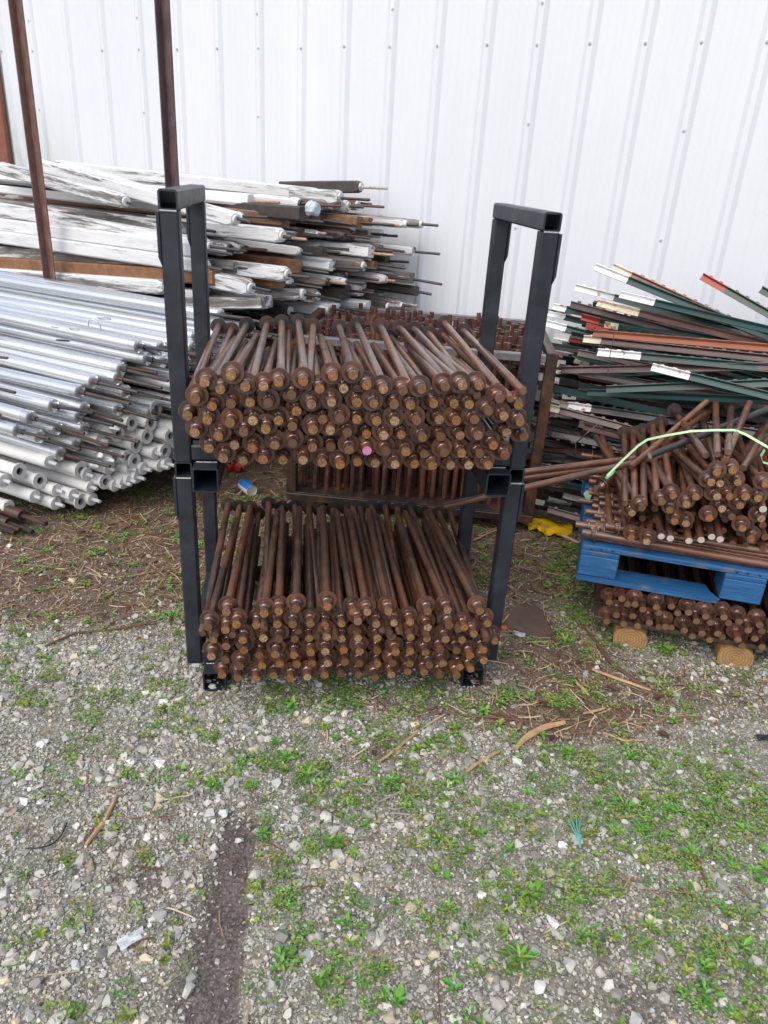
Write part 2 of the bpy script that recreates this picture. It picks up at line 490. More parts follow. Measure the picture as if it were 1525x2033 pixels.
# ------------------------------------------------------------------ ground
def vnoise(x, y, seed=0):
    xi, yi = np.floor(x).astype(np.int64), np.floor(y).astype(np.int64)
    fx, fy = x - xi, y - yi
    fx, fy = fx*fx*(3-2*fx), fy*fy*(3-2*fy)
    def h(i, j):
        n = (i*374761393 + j*668265263 + seed*974711) & 0xffffffff
        n = ((n ^ (n >> 13)) * 1274126177) & 0xffffffff
        return ((n ^ (n >> 16)) & 0xffff) / 65535.0
    return (h(xi, yi)*(1-fx)+h(xi+1, yi)*fx)*(1-fy) + (h(xi, yi+1)*(1-fx)+h(xi+1, yi+1)*fx)*fy
def fbm(x, y, seed=0, o=4):
    s, a, t = 0, 0.5, 0
    for k in range(o):
        s = s + a*vnoise(x*2**k, y*2**k, seed+k); t += a; a *= 0.5
    return s/t
def blob(px, py, rx, ry, amp=1.0):
    c = on_z(px, py); e = on_z(px+rx, py); f2 = on_z(px, py-ry); g2 = on_z(px, py+ry)
    return (c.x, c.y, (e-c).length, (f2-g2).length/2, amp)
def field(bl, x, y):
    s = np.zeros_like(x)
    for cx, cy, rx, ry, a in bl:
        s = s + a*np.exp(-(((x-cx)/rx)**2 + ((y-cy)/ry)**2))
    return s
B_BROWN = [blob(180,1180,200,40,.9), blob(300,1120,120,60,.9), blob(90,1160,150,60,.8), blob(1080,1290,110,90,1.1), blob(1190,1420,170,40,.8), blob(1050,1420,110,50,.8), blob(1110,1110,110,60,.9), blob(120,1110,190,45,1.1), blob(330,1080,130,45,.9),
           blob(60,1220,120,35,.9), blob(300,1170,120,22,.8), blob(520,985,160,35,1.), blob(1400,1370,200,45,.8), blob(650,1060,400,60,1.1), blob(960,1120,80,80,.8), blob(700,1400,300,25,.7),
           blob(760,1500,70,30,.6), blob(1030,1000,100,40,1.), blob(1290,1150,300,60,.9), blob(250,1000,200,60,1.)]
B_MUD = [blob(300,1740,60,25,.7), blob(370,1960,70,60,.75), blob(260,1760,60,20,.5), blob(1190,1880,30,35,.9), blob(1230,1960,120,40,.5), blob(420,1840,40,80,.8), blob(1290,2040,80,40,.6)]
B_WEED = [blob(330,1550,110,22,.9), blob(500,1510,70,30,1.), blob(590,1400,110,25,.9), blob(520,1660,45,50,.8), blob(800,1380,140,22,.9), blob(840,1480,70,40,1.0), blob(640,1570,120,60,.55),
          blob(850,1640,60,50,.8), blob(690,1700,60,40,.6), blob(1330,1560,170,60,1.2), blob(1220,1660,160,60,.9), blob(1440,1650,120,90,.9), blob(1100,1500,120,40,.5), blob(1050,1800,60,60,.9),
          blob(1130,1780,130,60,.6), blob(1420,1860,130,80,.9), blob(720,1950,70,40,.8), blob(880,1850,80,60,.45), blob(560,1800,40,40,.6), blob(1290,1900,80,60,.6), blob(100,1380,130,30,.45), blob(330,1230,60,30,.6),
          blob(230,1450,120,40,.35), blob(1060,1390,60,20,.8), blob(1150,1170,60,60,.6), blob(1310,1290,60,20,1.), blob(1130,1240,50,40,.6), blob(700,1800,160,60,.35), blob(960,1960,100,60,.4),
          blob(140,1700,140,120,.16), blob(620,1990,60,40,.5), blob(1480,1990,80,60,.8), blob(70,1300,80,40,.5), blob(950,1400,60,30,.9), blob(640,1010,30,10,.8), blob(1100,1110,50,25,.6), blob(960,1580,130,70,.5)]
PUD = on_z(1050, 1225)
def mudstrip(x, y):
    # bare wheel rut running away from the lens
    t = np.clip((y-0.5)/1.08, 0, 1)
    cx = -0.262 - 0.085*t
    hw = 0.074 - 0.016*t + 0.03*np.clip((1.1-y)/.4, 0, 1)
    d = (x-cx)/hw + 0.6*(fbm(x*8, y*8, 5)-.5) + 0.6*(fbm(x*34, y*34, 6)-.5)
    side = np.where(d > 0, np.clip((1.0-d)/0.2, 0, 1), np.clip((1.25+d)/0.8, 0, 1))
    return side*np.clip((1.6-y)/0.14 + 1.2*(fbm(x*12, y*12, 9)-.5), 0, 1)
def puddle_r(x, y):
    a = np.arctan2(y-PUD.y, x-PUD.x)
    r = np.hypot((x-PUD.x)/0.085, (y-PUD.y)/0.115)
    return r + 0.25*np.sin(a*3+1) * 0.6 + 0.25*(fbm(x*9, y*9, 3)-.5)
def height(x, y):
    h = 0.016*(fbm(x*1.3, y*1.3, 1)-.5) + 0.012*(fbm(x*9, y*9, 2)-.5) + 0.006*(fbm(x*40, y*40, 21)-.5)
    h = h - 0.016*mudstrip(x, y)
    h = h - 0.036*np.clip(1.6-puddle_r(x, y), 0, 1)
    return h
def zones(x, y):
    n = fbm(x*3.1, y*3.1, 31)-.5
    n2 = fbm(x*17, y*17, 37)-.5
    brown = np.clip(field(B_BROWN, x, y)*1.15 + 0.9*n + 0.5*n2 - 0.15, 0, 1)
    brown = np.maximum(brown, np.clip((y-2.9)*1.5, 0, 1)*0.9)
    brown = np.maximum(brown, 0.9*np.clip(1.9-puddle_r(x, y), 0, 1))
    mud = np.clip(np.maximum(mudstrip(x, y), field(B_MUD, x, y)*1.1 + 1.0*n2 - .1), 0, 1)
    return brown, mud
def axis(lo, hi, d, far, k=1.35):
    a = list(np.arange(lo, hi+1e-6, d)); s = d
    while a[-1] < far: s *= k; a.append(a[-1]+s)
    s = d
    while a[0] > -far: s *= k; a.insert(0, a[0]-s)
    return np.array(a)
gx, gy = axis(-1.9, 2.0, 0.016, 90), axis(0.55, 4.0, 0.016, 90)
X, Y = np.meshgrid(gx, gy)
Z = height(X, Y)
br, mu = zones(X, Y)
wd = np.clip(field(B_WEED, X, Y) + 1.2*(fbm(X*11, Y*11, 51)-.5), 0, 1)
base = np.array([0.225, 0.213, 0.178]); brown_c = np.array([0.15, 0.102, 0.078]); mud_c = np.array([0.118, 0.098, 0.092])
Cg = base*(1-br[..., None]) + brown_c*br[..., None]
Cg = Cg*(1-mu[..., None]) + mud_c*mu[..., None]
moss = ((.12 + np.clip(wd-.3, 0, 1)*0.4)*(1-mu))[..., None]
Cg = Cg*(1-moss) + np.array([0.1, 0.15, 0.05])*moss
nx, ny = len(gx), len(gy)
idx = np.arange(nx*ny).reshape(ny, nx)
F = np.stack([idx[:-1, :-1], idx[:-1, 1:], idx[1:, 1:], idx[1:, :-1]], -1).reshape(-1, 4)
g = add('ground', np_mesh('ground', np.stack([X, Y, Z], -1).reshape(-1, 3), F, M_GROUND, Cg.reshape(-1, 3), True))
tag(g, kind='structure')

# puddle
q = NT('muddy_water')
M_WATER = q.set(Base_Color=(0.14, 0.1, 0.08), Roughness=0.03, Specular_IOR_Level=1.0)
vs, fs = [(PUD.x, PUD.y, -0.0165)], []
for i in range(40):
    a = 2*math.pi*i/40
    r = 1.05 - 0.16*math.sin(3*a+1)
    vs.append((PUD.x + 0.125*r*math.cos(a), PUD.y + 0.165*r*math.sin(a), -0.0165))
fs = [(0, i+1, (i+1) % 40 + 1) for i in range(40)]
mb = MB(); mb.add(vs, fs)
tag(add('puddle', mb.mesh('puddle', M_WATER)), 'small muddy brown puddle on the soil beside the black rack', 'puddle', kind='structure')

# ------------------------------------------------------------------ metal building wall
def build_wall():
    root = thing('metal_building', 'white ribbed sheet metal building wall with rows of screws', 'building', Matrix.Identity(4))
    M = Matrix(((WU.x, WV.x, 0, W0.x), (WU.y, WV.y, 0, W0.y), (0, 0, 1, 0), (0, 0, 0, 1)))
    root.matrix_basis = M
    meas = [-4.571, -4.217, -3.88, -3.538, -3.213, -2.886, -2.583, -2.263, -1.968, -1.662, -1.376, -1.089, -0.808, -0.534, -0.262, 0.008]
    co = np.polyfit(range(16), meas, 2)
    rib = {k: (float(np.polyval(co, k)) if 0 <= k <= 15 else None) for k in range(-9, 31)}
    for k in range(16, 31): rib[k] = rib[k-1] + 0.285
    for k in range(-1, -10, -1): rib[k] = rib[k+1] - 0.33
    TOP = 4.6
    def prof(k0, k1):
        """outline u, v of one sheet from the lap rib k0 to the lap rib k1"""
        pts = []
        h, b, t = 0.016, 0.036, 0.012
        for k in range(k0, k1+1):
            u = rib[k]
            lift = 0.0015 if k == k1 else 0.0
            if k > k0: pts.append((u-b, 0.0))
            if k > k0: pts.append((u-t, h+lift))
            else: pts.append((u-t, h))
            pts.append((u+t, h+lift))
            if k < k1:
                pts.append((u+b, 0.0))
                s = rib[k+1]-u
                for m in (0.36, 0.64):
                    c = u+s*m
                    pts += [(c-0.03, 0.0), (c-0.018, 0.0022), (c+0.018, 0.0022), (c+0.03, 0.0)]
            else:
                pts.append((u+b*0.8, 0.006))
        return pts
    me_cache = []
    for k0 in range(-9, 30, 3):
        if k0+3 > 30: break
        pts = prof(k0, k0+3)
        mb = MB()
        zs = [0.06, TOP]
        n = len(pts)
        vs = [(u, v, z) for z in zs for u, v in pts] + [(u, v-0.0008, z) for z in zs for u, v in pts]
        fs = [(i, i+1, n+i+1, n+i) for i in range(n-1)] + [(2*n+i+1, 2*n+i, 3*n+i, 3*n+i+1) for i in range(n-1)]
        fs += [(i, 2*n+i, 2*n+i+1, i+1) for i in range(n-1)] + [(0, n, 3*n, 2*n), (n-1, 3*n-1, 4*n-1, 2*n-1)]
        mb.add(vs, fs)
        add('wall_panel', mb.mesh('wall_panel', M_WALL), root)
    ms = MB()
    ms.lathe([(0, 0.0085), (0.0012, 0.0085), (0.0016, 0.005), (0.005, 0.0048)], 6)
    M_SCR = m_plain('screw_zinc', (0.5, 0.51, 0.53), 0.4, 60, 0.3)
    sme = ms.mesh('screw', M_SCR)
    for k in range(-6, 28):
        zl = [2.25, 0.75]
        if k % 3 == 0: zl += [2.43, 1.88, 1.36, 2.9]
        for z in zl:
            j = rnd(-.004, .004)
            if rnd(0, 1) < .06: continue
            add('screw', sme, root, Matrix.Translation((rib[k]+j, 0.0176, z+rnd(-.004, .004))))
    mb = MB(); mb.box((rib[-9], -0.12, 0.0), (rib[30], -0.004, 0.06))
    add('base_curb', mb.mesh('base_curb', m_plain('concrete_curb', (0.3, 0.29, 0.27), 0.8)), root)
    mb = MB(); mb.box((-5.15, 0.02, 0.02), (-4.93, 0.06, 3.2), ch=0.006)
    add('door_trim', mb.mesh('door_trim', M_REDTRIM), root)
build_wall()

# ------------------------------------------------------------------ stakes
def stake_meshes(L0):
    out = []
    for k in range(5):
        L = L0 + 0.02*k/4
        r = 0.0131
        a = MB()
        a.lathe([(0.0, r*rnd(.9, 1.02)), (0.003, r*1.04), (0.012, r*1.0), (0.06, r), (L*.5, r*.99), (L-0.012, r*.98), (L, r*.8)], 12, 0, cmi=1, jit=0.012)
        b = MB()
        b.lathe([(0.045, 0.0125), (0.0445, 0.0300), (0.0465, 0.0314), (0.0495, 0.0308), (0.05, 0.0125)], 22, cap0=False, cap1=False)
        c = MB()
        c.lathe([(0.030, 0.0128), (0.0315, 0.0152), (0.036, 0.0175), (0.041, 0.0192), (0.0455, 0.0212)], 16, cap0=False, cap1=False, jit=0.03)
        out.append((a.mesh('shaft', [M_STAKE, M_END], angle=50), b.mesh('collar', M_COLLAR, angle=50), c.mesh('weld_bead', M_BEAD, smooth=True, angle=80)))
    return out
STK = stake_meshes(1.04)
STK_S = stake_meshes(0.90)
STK_X = stake_meshes(0.58)
def shaded_kit(kit):  # same stakes, collar swapped for the one coloured as in shade
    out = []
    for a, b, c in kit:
        b2 = b.copy(); b2.materials[0] = M_COLLAR_SHADED; out.append((a, b2, c))
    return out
STK_D, STK_SD = shaded_kit(STK), shaded_kit(STK_S)
def place_stake(head, tail, label, group, kit=None):
    d = Vector(tail) - Vector(head)
    t = thing('tent_stake', label, 'stake', frame(Vector(head), d, roll=rnd(0, 6.28)), group)
    s = random.choice(kit or STK)
    add('shaft', s[0], t); add('collar', s[1], t); add('weld_bead', s[2], t)
    return t
def dedupe(pts, d=9):
    out = []
    for p in pts:
        if all((p[0]-q[0])**2+(p[1]-q[1])**2 > d*d for q in out): out.append(p)
    return out
UP = [(340+x/4.013, 600+y/4.013) for x, y in [(265,640),(475,585),(390,695),(590,675),(735,670),(855,640),(1052,630),(1183,690),(1290,590),(1450,580),(1375,690),
 (190,770),(325,830),(475,810),(628,800),(772,805),(957,740),(1000,870),(1117,815),(1278,800),(1480,800),(130,905),(287,940),(468,960),(650,945),(855,945),(965,990),(1130,1015),(1208,935),(1345,925),(1480,935),
 (187,1040),(375,1070),(577,1035),(753,1012),(1268,1022),(1403,1040),(300,1165),(503,1140),(645,1165),(825,1140),(968,1125),(1127,1160),(1272,1155),(1418,1175),
 (415,1245),(572,1265),(732,1255),(890,1260),(1050,1260),(1203,1280),(1347,1295),(1485,1275)]]
UP += [(700+x/3.8125, 600+y/3.8125) for x, y in [(108,630),(235,660),(383,670),(525,660),(703,640),(835,630),(960,630),(1115,730),(1258,780),
 (37,760),(162,770),(317,775),(440,780),(615,770),(770,770),(885,775),(1030,825),(1148,865),(1270,910),(37,890),(183,900),(320,900),(487,897),(657,890),(788,897),(925,890),
 (107,1000),(237,1008),(370,1005),(530,1025),(670,1020),(815,1010),(953,1010),(1168,990),(1300,1020),(110,1125),(255,1130),(405,1135),(545,1150),(695,1140),(828,1145),(965,1150),(1068,1085),(1157,1165),
 (38,1215),(172,1230),(323,1230),(470,1245),(607,1240),(743,1238),(880,1240),(1028,1235)]]
LOW = [(340+x/4.013, 900+y/4.013) for x, y in [(440,1268),(740,1278),(857,1260),(995,1240),(1245,1225),(1450,1265),(292,1385),(432,1410),(520,1365),(678,1370),(845,1365),(968,1365),(1108,1360),(1222,1370),(1358,1360),(1488,1340),
 (335,1490),(570,1490),(735,1475),(858,1485),(985,1480),(1100,1475),(1240,1465),(1355,1480),(1490,1475),(437,1540),(320,1620),(580,1575),(700,1610),(830,1605),(978,1610),(1112,1590),(1228,1580),(1375,1570),(1500,1580),
 (432,1650),(545,1700),(723,1695),(865,1680),(1000,1685),(1122,1675),(1248,1675),(1385,1665),(1500,1680),(405,1770),(532,1815),(675,1800),(815,1795),(950,1805),(1085,1785),(1222,1770),(1352,1790),(1490,1800)]]
LOW += [(700+x/3.8125, 900+y/3.8125) for x, y in [(20,1185),(112,1205),(272,1200),(570,1200),(720,1190),(965,1195),(42,1275),(180,1295),(313,1285),(437,1280),(570,1320),(733,1305),(845,1320),(1022,1290),
 (45,1405),(188,1400),(300,1390),(440,1395),(563,1405),(705,1410),(830,1415),(920,1370),(1078,1425),(68,1500),(188,1500),(327,1508),(437,1500),(553,1510),(663,1490),(788,1495),(890,1535),(990,1490),
 (68,1585),(190,1600),(303,1590),(435,1595),(583,1610),(685,1592),(813,1620),(895,1635),(995,1570),(45,1705),(170,1715),(293,1715),(415,1700),(540,1695),(660,1690),(788,1695)]]
UPR = [(340+x/4.013, 600+y/4.013) for x, y in [(375,195),(480,225),(605,185),(765,175),(880,165),(935,240),(1010,160),(1135,195),(1340,200),(1480,180)]]
UPR += [(700+x/3.8125, 600+y/3.8125) for x, y in [(215,185),(285,265),(355,195),(465,205),(580,240),(700,160),(690,250),(840,220)]]
LOWR = [(340+x/4.013, 900+y/4.013) for x, y in [(455,410),(545,425),(630,430),(695,480),(775,400),(880,430),(985,425),(1095,430),(1185,450),(1290,450),(1395,435)]]
LOWR += [(700+x/3.8125, 900+y/3.8125) for x, y in [(0,410),(55,415),(145,400),(250,405),(340,420),(435,415),(545,450),(655,450),(740,455)]]
RACKW, RACKD = 1.06, 0.587
ORD = ['first', 'second', 'third', 'fourth', 'fifth', 'sixth', 'seventh', 'eighth', 'ninth', 'tenth', 'eleventh', 'twelfth', 'thirteenth', 'fourteenth', 'fifteenth', 'sixteenth', 'seventeenth', 'eighteenth', 'nineteenth', 'twentieth', 'lowest', 'last', 'next']
def rows_of(hs, n=6):
    z = np.array([h.z for h in hs]); c = np.linspace(z.min(), z.max(), n)
    for _ in range(40):
        k = np.abs(z[:, None]-c[None]).argmin(1)
        c = np.array([z[k == j].mean() if (k == j).any() else c[j] for j in range(n)])
    return k
def ordinal(i, n):
    return (ORD[i], 'pole-heap') if i < (n+1)//2 else (ORD[n-1-i], 'pallet')
M_PINK = m_plain('pink_painted_end', (0.55, 0.2, 0.4), 0.5, 60, 0.4)
def rack_stakes(front, rear, zbase, word, yf, yr):
    hs = []
    for px, py in dedupe(front):
        y = yf + rnd(-.022, .022)
        h = rk_at(px, py, y)
        h.z = max(h.z, zbase)
        hs.append((h, abs(px-729)+abs(py-895) < 9))
    row = rows_of([h for h, _ in hs])
    top = sorted(h.z for h, _ in hs)[-8]
    for j in range(6):
        ids = sorted([i for i in range(len(hs)) if row[i] == j], key=lambda i: hs[i][0].x)
        for n_, i in enumerate(ids):
            h, pink = hs[i]
            xt = min(max(h.x + rnd(-.02, .02), 0.075), RACKW-0.075)
            ht = zbase + (h.z-zbase)*0.62 + rnd(-.004, .004)
            o_, side = ordinal(n_, len(ids))
            lab = 'rusty stake in %s rack, %s head row up, %s from the %s side' % (word, ORD[j], o_, side)
            if pink: lab = 'rusty stake in upper rack whose cut end is painted pink'
            t = place_stake(rk(h.x, h.y, h.z), rk(xt, h.y+1.05, ht), lab, 'stakes in the %s rack, heads to the front' % word, STK_S)
            if pink:
                sh = [c for c in t.children if c.name.startswith('shaft')][0]; sh.data = sh.data.copy(); sh.data.materials[1] = M_PINK
    rs = sorted([(rk_at(px, py, yr), px, py) for px, py in rear], key=lambda q: q[0].x)
    for n_, (h0, px, py) in enumerate(rs):
        y = yr + rnd(-.02, .02)
        h = rk_at(px, py, y)
        xt = min(max(h.x + rnd(-.035, .035), 0.08), RACKW-0.08)
        o_, side = ordinal(n_, len(rs))
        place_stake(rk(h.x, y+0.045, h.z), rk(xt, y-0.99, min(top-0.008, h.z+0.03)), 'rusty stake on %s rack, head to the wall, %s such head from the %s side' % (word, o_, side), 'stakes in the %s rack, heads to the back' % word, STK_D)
rack_stakes(UP, UPR, 0.795+0.05+0.014, 'upper', -0.165, 0.88)
rack_stakes(LOW, LOWR, 0.075+0.05+0.014, 'lower', -0.165, 0.84)

# ------------------------------------------------------------------ black stacking racks
def make_rack(z0, ztop, label):
    T, FS, FI, FO = 0.05, 0.0755, 0.056, 0.05
    root = thing('stacking_rack', label, 'rack', Matrix.Translation(R0 + Vector((0, 0, z0-FS))) @ Matrix.Rotation(RY, 4, 'Z'), 'black steel racks stacked one on the other')
    zb = FS                       # underside of the posts, in rack space
    zt = ztop - (z0-FS)
    def tube(name, w, h, L, M):
        mb = MB(); mb.tube_sq(w, h, L)
        return add(name, mb.mesh(name, M_BLACK), root, M)
    up = Matrix.Rotation(math.pi/2, 4, 'X')
    for sx in (T/2, RACKW-T/2):
        for sy in (T/2, RACKD-T/2):
            tube('post', T, T, zt-T-zb-0.001, Matrix.Translation((sx, sy, zb)) @ up)
        tube('top_beam', T, T, RACKD, Matrix.Translation((sx, 0, zt-T/2)))
        tube('side_beam', T-0.004, T-0.004, RACKD-2*T-0.002, Matrix.Translation((sx, T+0.001, zb+T/2)))
    for fx in (FI+FS/2, RACKW-FI-FS/2):
        tube('fork_tube', FS, FS, RACKD+2*FO, Matrix.Translation((fx, -FO, FS/2-0.001)))
    for sy in (T/2, RACKD-T/2):
        tube('cross_beam', T, T-0.002, RACKW-2*T-0.002, Matrix.Translation((T+0.001, sy+0.001, zb+T/2+0.001)) @ Matrix.Rotation(-math.pi/2, 4, 'Z'))
    for sx in (0, 1):
        for sy in (T/2, RACKD-T/2):
            mb = MB()
            s = 1 if sx else -1
            x0 = RACKW if sx else 0
            w0 = 0.0075
            pts = [(zt-T-0.004), (zt-0.165), (zt-0.185)]
            mb.add([(x0, sy-.024, pts[0]), (x0+s*w0, sy-.024, pts[0]), (x0+s*w0, sy-.024, pts[1]), (x0, sy-.024, pts[2]),
                    (x0, sy+.024, pts[0]), (x0+s*w0, sy+.024, pts[0]), (x0+s*w0, sy+.024, pts[1]), (x0, sy+.024, pts[2])],
                   [(0,1,2,3),(7,6,5,4),(0,4,5,1),(1,5,6,2),(2,6,7,3),(3,7,4,0)])
            add('guide_plate', mb.mesh('guide_plate', M_BLACK), root)
    for sx in (T/2, RACKW-T/2):
        mb = MB(); mb.rod((sx-T*.42, -0.0015, zt-T-.0005), (sx+T*.42, -0.0015, zt-T-.0005), 0.0022, 6)
        add('weld_seam', mb.mesh('weld_seam', M_WELD), root)
    for fx in (FI+FS/2, RACKW-FI-FS/2):
        mb = MB(); mb.rod((fx-FS*.4, -0.0015, FS+.0005), (fx+FS*.4, -0.0015, FS+.0005), 0.0018, 6)
        add('weld_seam', mb.mesh('weld_seam', M_WELD), root)
    return root
make_rack(0.0755, 0.795, 'black steel rack of stakes standing on the ground, carrying another rack')
make_rack(0.7965, 1.531, 'black steel rack of stakes stacked on top of another rack')

# ------------------------------------------------------------------ rear rack with upright stakes
RR0 = Vector((-0.504, 3.451, 0)); RRY = math.atan2(-0.101, 1.248)
M_UPR = m_rust('red_brown_rust', (0.035, 0.018, 0.016), (0.075, 0.034, 0.028), (0.13, 0.062, 0.046), (0.17, 0.07, 0.04), 0.45)
def rear_rack():
    M = Matrix.Translation(RR0) @ Matrix.Rotation(RRY, 4, 'Z')
    root = thing('upright_rack', 'dark rusty steel crate rack holding stakes on end, behind the black racks', 'rack', M)
    def box(name, a, b, ch=0.003, m=M_RACKRUST):
        mb = MB(); mb.box(a, b, ch=ch)
        return add(name, mb.mesh(name, m), root)
    W, D, H = 1.25, 0.95, 0.905
    box('floor_plate', (0.0, 0.004, 0.095), (W, D, 0.101), 0.001)
    for y in (0.0, D-.05):
        box('base_beam', (0.0, y, 0.055), (W, y+.05, 0.094))
    for x in (0.08, W-.2):
        box('skid', (x, 0.055, 0.0), (x+.1, D-.055, 0.054))
    for x in (0.0, W-.05):
        for y in (0.001, D-.051):
            box('post', (x, y, 0.102), (x+.05, y+.05, H))
        box('side_rail', (x+.004, .053, H-.045), (x+.046, D-.053, H-.004))
    M_RAIL = m_plain('pale_steel_rail', (0.16, 0.16, 0.17), 0.35, 40, 0.4)
    box('front_rail', (.052, .004, H-.05), (W-.052, .045, H-.014), 0.003, M_RAIL)
    box('back_rail', (.052, D-.046, H-.05), (W-.052, D-.005, H-.014), 0.003, M_RAIL)
    # the stakes on end
    mb = MB()
    for i in range(19):
        for j in range(14):
            x = .085 + i*(W-.17)/18 + (0.03 if j % 2 else -0.0) + rnd(-.012, .012)
            y = .085 + j*(D-.17)/13 + rnd(-.012, .012)
            if x > W-.07: continue
            z1 = 0.893 + rnd(-.03, .03)
            dx, dy = rnd(-.02, .02), rnd(-.015, .015)
            a, b = Vector((x, y, z1)), Vector((x+dx, y+dy, .103))
            Mx = Matrix.Translation(a) @ (b-a).to_track_quat('Y', 'Z').to_matrix().to_4x4()
            L = (b-a).length
            mb.lathe([(0, .0128), (L, .0128)], 8, 0, M=Mx)
            mb.lathe([(.062, .0125), (.062, .031), (.067, .031), (.067, .0125)], 14, 1, cap0=False, cap1=False, M=Mx)
    s = add('upright_stakes', mb.mesh('upright_stakes', [M_UPR, M_UPR], angle=40), None, M)
    tag(s, 'rusty stakes packed upright in the dark crate rack by the wall', 'stakes', kind='stuff')
rear_rack()

# ------------------------------------------------------------------ tall posts
for u, v, lab in ((-3.0, 1.4, 'tall maroon rusty steel upright rising between the metal and wooden poles, toward the red trim'),
                  (-2.075, 1.4, 'tall maroon rusty steel upright rising just behind the black rack')):
    mb = MB()
    mb.prism([(-.025, -.022), (.025, -.022), (.025, -.016), (-.019, -.016), (-.019, .022), (-.025, .022)], 0, 3.3)
    o = add('steel_upright', mb.mesh('steel_upright', M_POST), None,
            Matrix.Translation(wl(u, v, -0.05)) @ Matrix.Rotation(math.atan2(WU.y, WU.x), 4, 'Z') @ Matrix.Rotation(math.pi/2, 4, 'X'))
    tag(o, lab, 'post', 'tall rusty uprights')

# ------------------------------------------------------------------ wooden poles
def oct_poly(w, h, c):
    a, b = w/2, h/2
    return [(-a+c,-b),(a-c,-b),(a,-b+c),(a,b-c),(a-c,b),(-a+c,b),(-a,b-c),(-a,-b+c)]
M_WBROWN = m_plain('bare_brown_timber', (0.26, 0.125, 0.06), 0.6, 30, 0.55)
M_WDARK = m_plain('wet_dark_timber', (0.065, 0.055, 0.05), 0.55, 30, 0.5)
M_WOODW = None
def m_woodw():
    q = NT('flaking_white_pole'); co = q.coord((1, 0.12, 1)); co2 = q.coord((1, 0.07, 1))
    grain = q.noise(60, co, 6, 0.7); peel = q.noise(26, co2, 8, 0.75, 0.2)
    k = q.ramp(q.math('ADD', peel, q.math('MULTIPLY', q.math('SUBTRACT', q.rand(), 0.5), 0.16)), [(0.42, 0.0), (0.49, 1.0)])
    bare = q.ramp(grain, [(0.3, (0.08, 0.075, 0.072)), (0.7, (0.28, 0.27, 0.26))])
    paint = q.mix(q.ramp(grain, [(0.45, 0.0), (0.8, 0.7)]), (0.66, 0.675, 0.69), (0.36, 0.365, 0.37))
    q.bump(q.mix(0.5, k, grain), 0.3, 0.003)
    return q.set(Base_Color=q.mix(k, bare, paint), Roughness=0.6)
M_WOODW = m_woodw()
def wood_pole(tip, far, w=0.085, h=None, label=None, pin=0.2, ferrule=True, mat=None, roll=0.0, c=0.008, fb=False):
    h = h or w
    tip, far = Vector(tip), Vector(far)
    d = far - tip
    L = d.length
    root = thing('wooden_pole', label or 'weathered wooden pole with peeling paint and end pin, stacked along the wall', 'pole', frame(tip, d, roll=roll), 'wooden poles stacked along the wall')
    m = mat or M_WOOD
    mb = MB()
    p = oct_poly(w, h, c)
    mb.prism(p, 0.03, L, poly2=p, capmi=0)
    if ferrule:
        p2 = oct_poly(w*.82, h*.82, c*1.6)
        mb.prism(p2, 0.0, 0.0299, poly2=p)
    add('shaft', mb.mesh('shaft', m), root)
    if ferrule:
        mb = MB(); mb.lathe([(-0.012, w*.33), (-0.002, w*.36), (0.004, w*.36)], 14, cap1=False)
        add('ferrule', mb.mesh('ferrule', M_CAPP if mat is M_WOODW else random.choice([M_CAPP, M_CAPP, M_DPIN, M_DWIRE]), angle=40), root)
    if pin > 0:
        mb = MB(); x, z = rnd(-.008, .008), rnd(-.008, .008)
        mb.lathe([(-pin, .0062), (-pin+.006, .0078), (0.02, .0078)], 8, M=Matrix.Translation((x, 0, z)) @ Matrix.Rotation(rnd(-.05, .05), 4, 'X') @ Matrix.Rotation(rnd(-.04, .04), 4, 'Z'))
        add('pin', mb.mesh('pin', M_PIN, angle=40), root)
    return root
def wood_px(a, va, b, vb, **k):
    A, B = wl_at(*a, va), wl_at(*b, vb)
    return wood_pole(wl(*B), wl(*A), **k)
# poles whose full length shows on top of the pile
wood_px((118, 331), .75, (632, 387), .45, w=.07, label='long white painted pole lying topmost on the wooden pile', pin=0, mat=M_WOODW)
wood_px((560, 372), .2, (716, 371), .2, w=.068, label='dark wet pole tip with a thin straight pin, highest on the wooden pile', mat=M_WDARK, pin=.18)
wood_px((132, 333), .95, (395, 418), 1.0, w=.075, label='greyed white pole slanting across the top of the wooden pile', pin=.1, mat=M_WOODW)
wood_px((66, 325), .95, (468, 436), 1.25, w=.068, label='white pole slanting down over the pile, metal capped end and pin beside the rack', pin=.1, mat=M_WOODW)
wood_px((0, 333), .95, (250, 400), 1.27, w=.068, label='short white pole slanting on the pile, round cap end near the tall upright', pin=.04, mat=M_WOODW)
wood_px((0, 385), .75, (380, 405), .7, w=.07, pin=.15, mat=M_WOODW)
wood_px((330, 372), .4, (675, 392), .5, w=.075, pin=.2, mat=M_WOODW)
wood_px((400, 408), .7, (612, 425), .9, w=.07, mat=M_WDARK, label='dark wet timber with a square cut end under the white poles', ferrule=False, pin=0)
wood_px((0, 415), 1.2, (415, 490), 1.25, w=.07, pin=.2, mat=M_WOODW)
wood_px((0, 445), 1.22, (400, 497), 1.28, w=.07, pin=.2, mat=M_WOODW)
wood_px((0, 470), 1.25, (410, 528), 1.28, w=.07, pin=.1, mat=M_WOODW)
wood_px((300, 440), .95, (560, 468), 1.05, w=.07, label='white pole with a round metal cap pointing past the rack', pin=.06, mat=M_WOODW)
wood_px((0, 522), 1.26, (440, 552), 1.26, w=.07, mat=M_WBROWN, label='bare brown timber pole at the front of the wooden pile', ferrule=False, pin=0)
wood_px((330, 520), .6, (560, 560), 1.1, w=.085, h=.06, mat=M_WBROWN, label='bare brown squared timber with a sawn end among the poles', ferrule=False, pin=0)
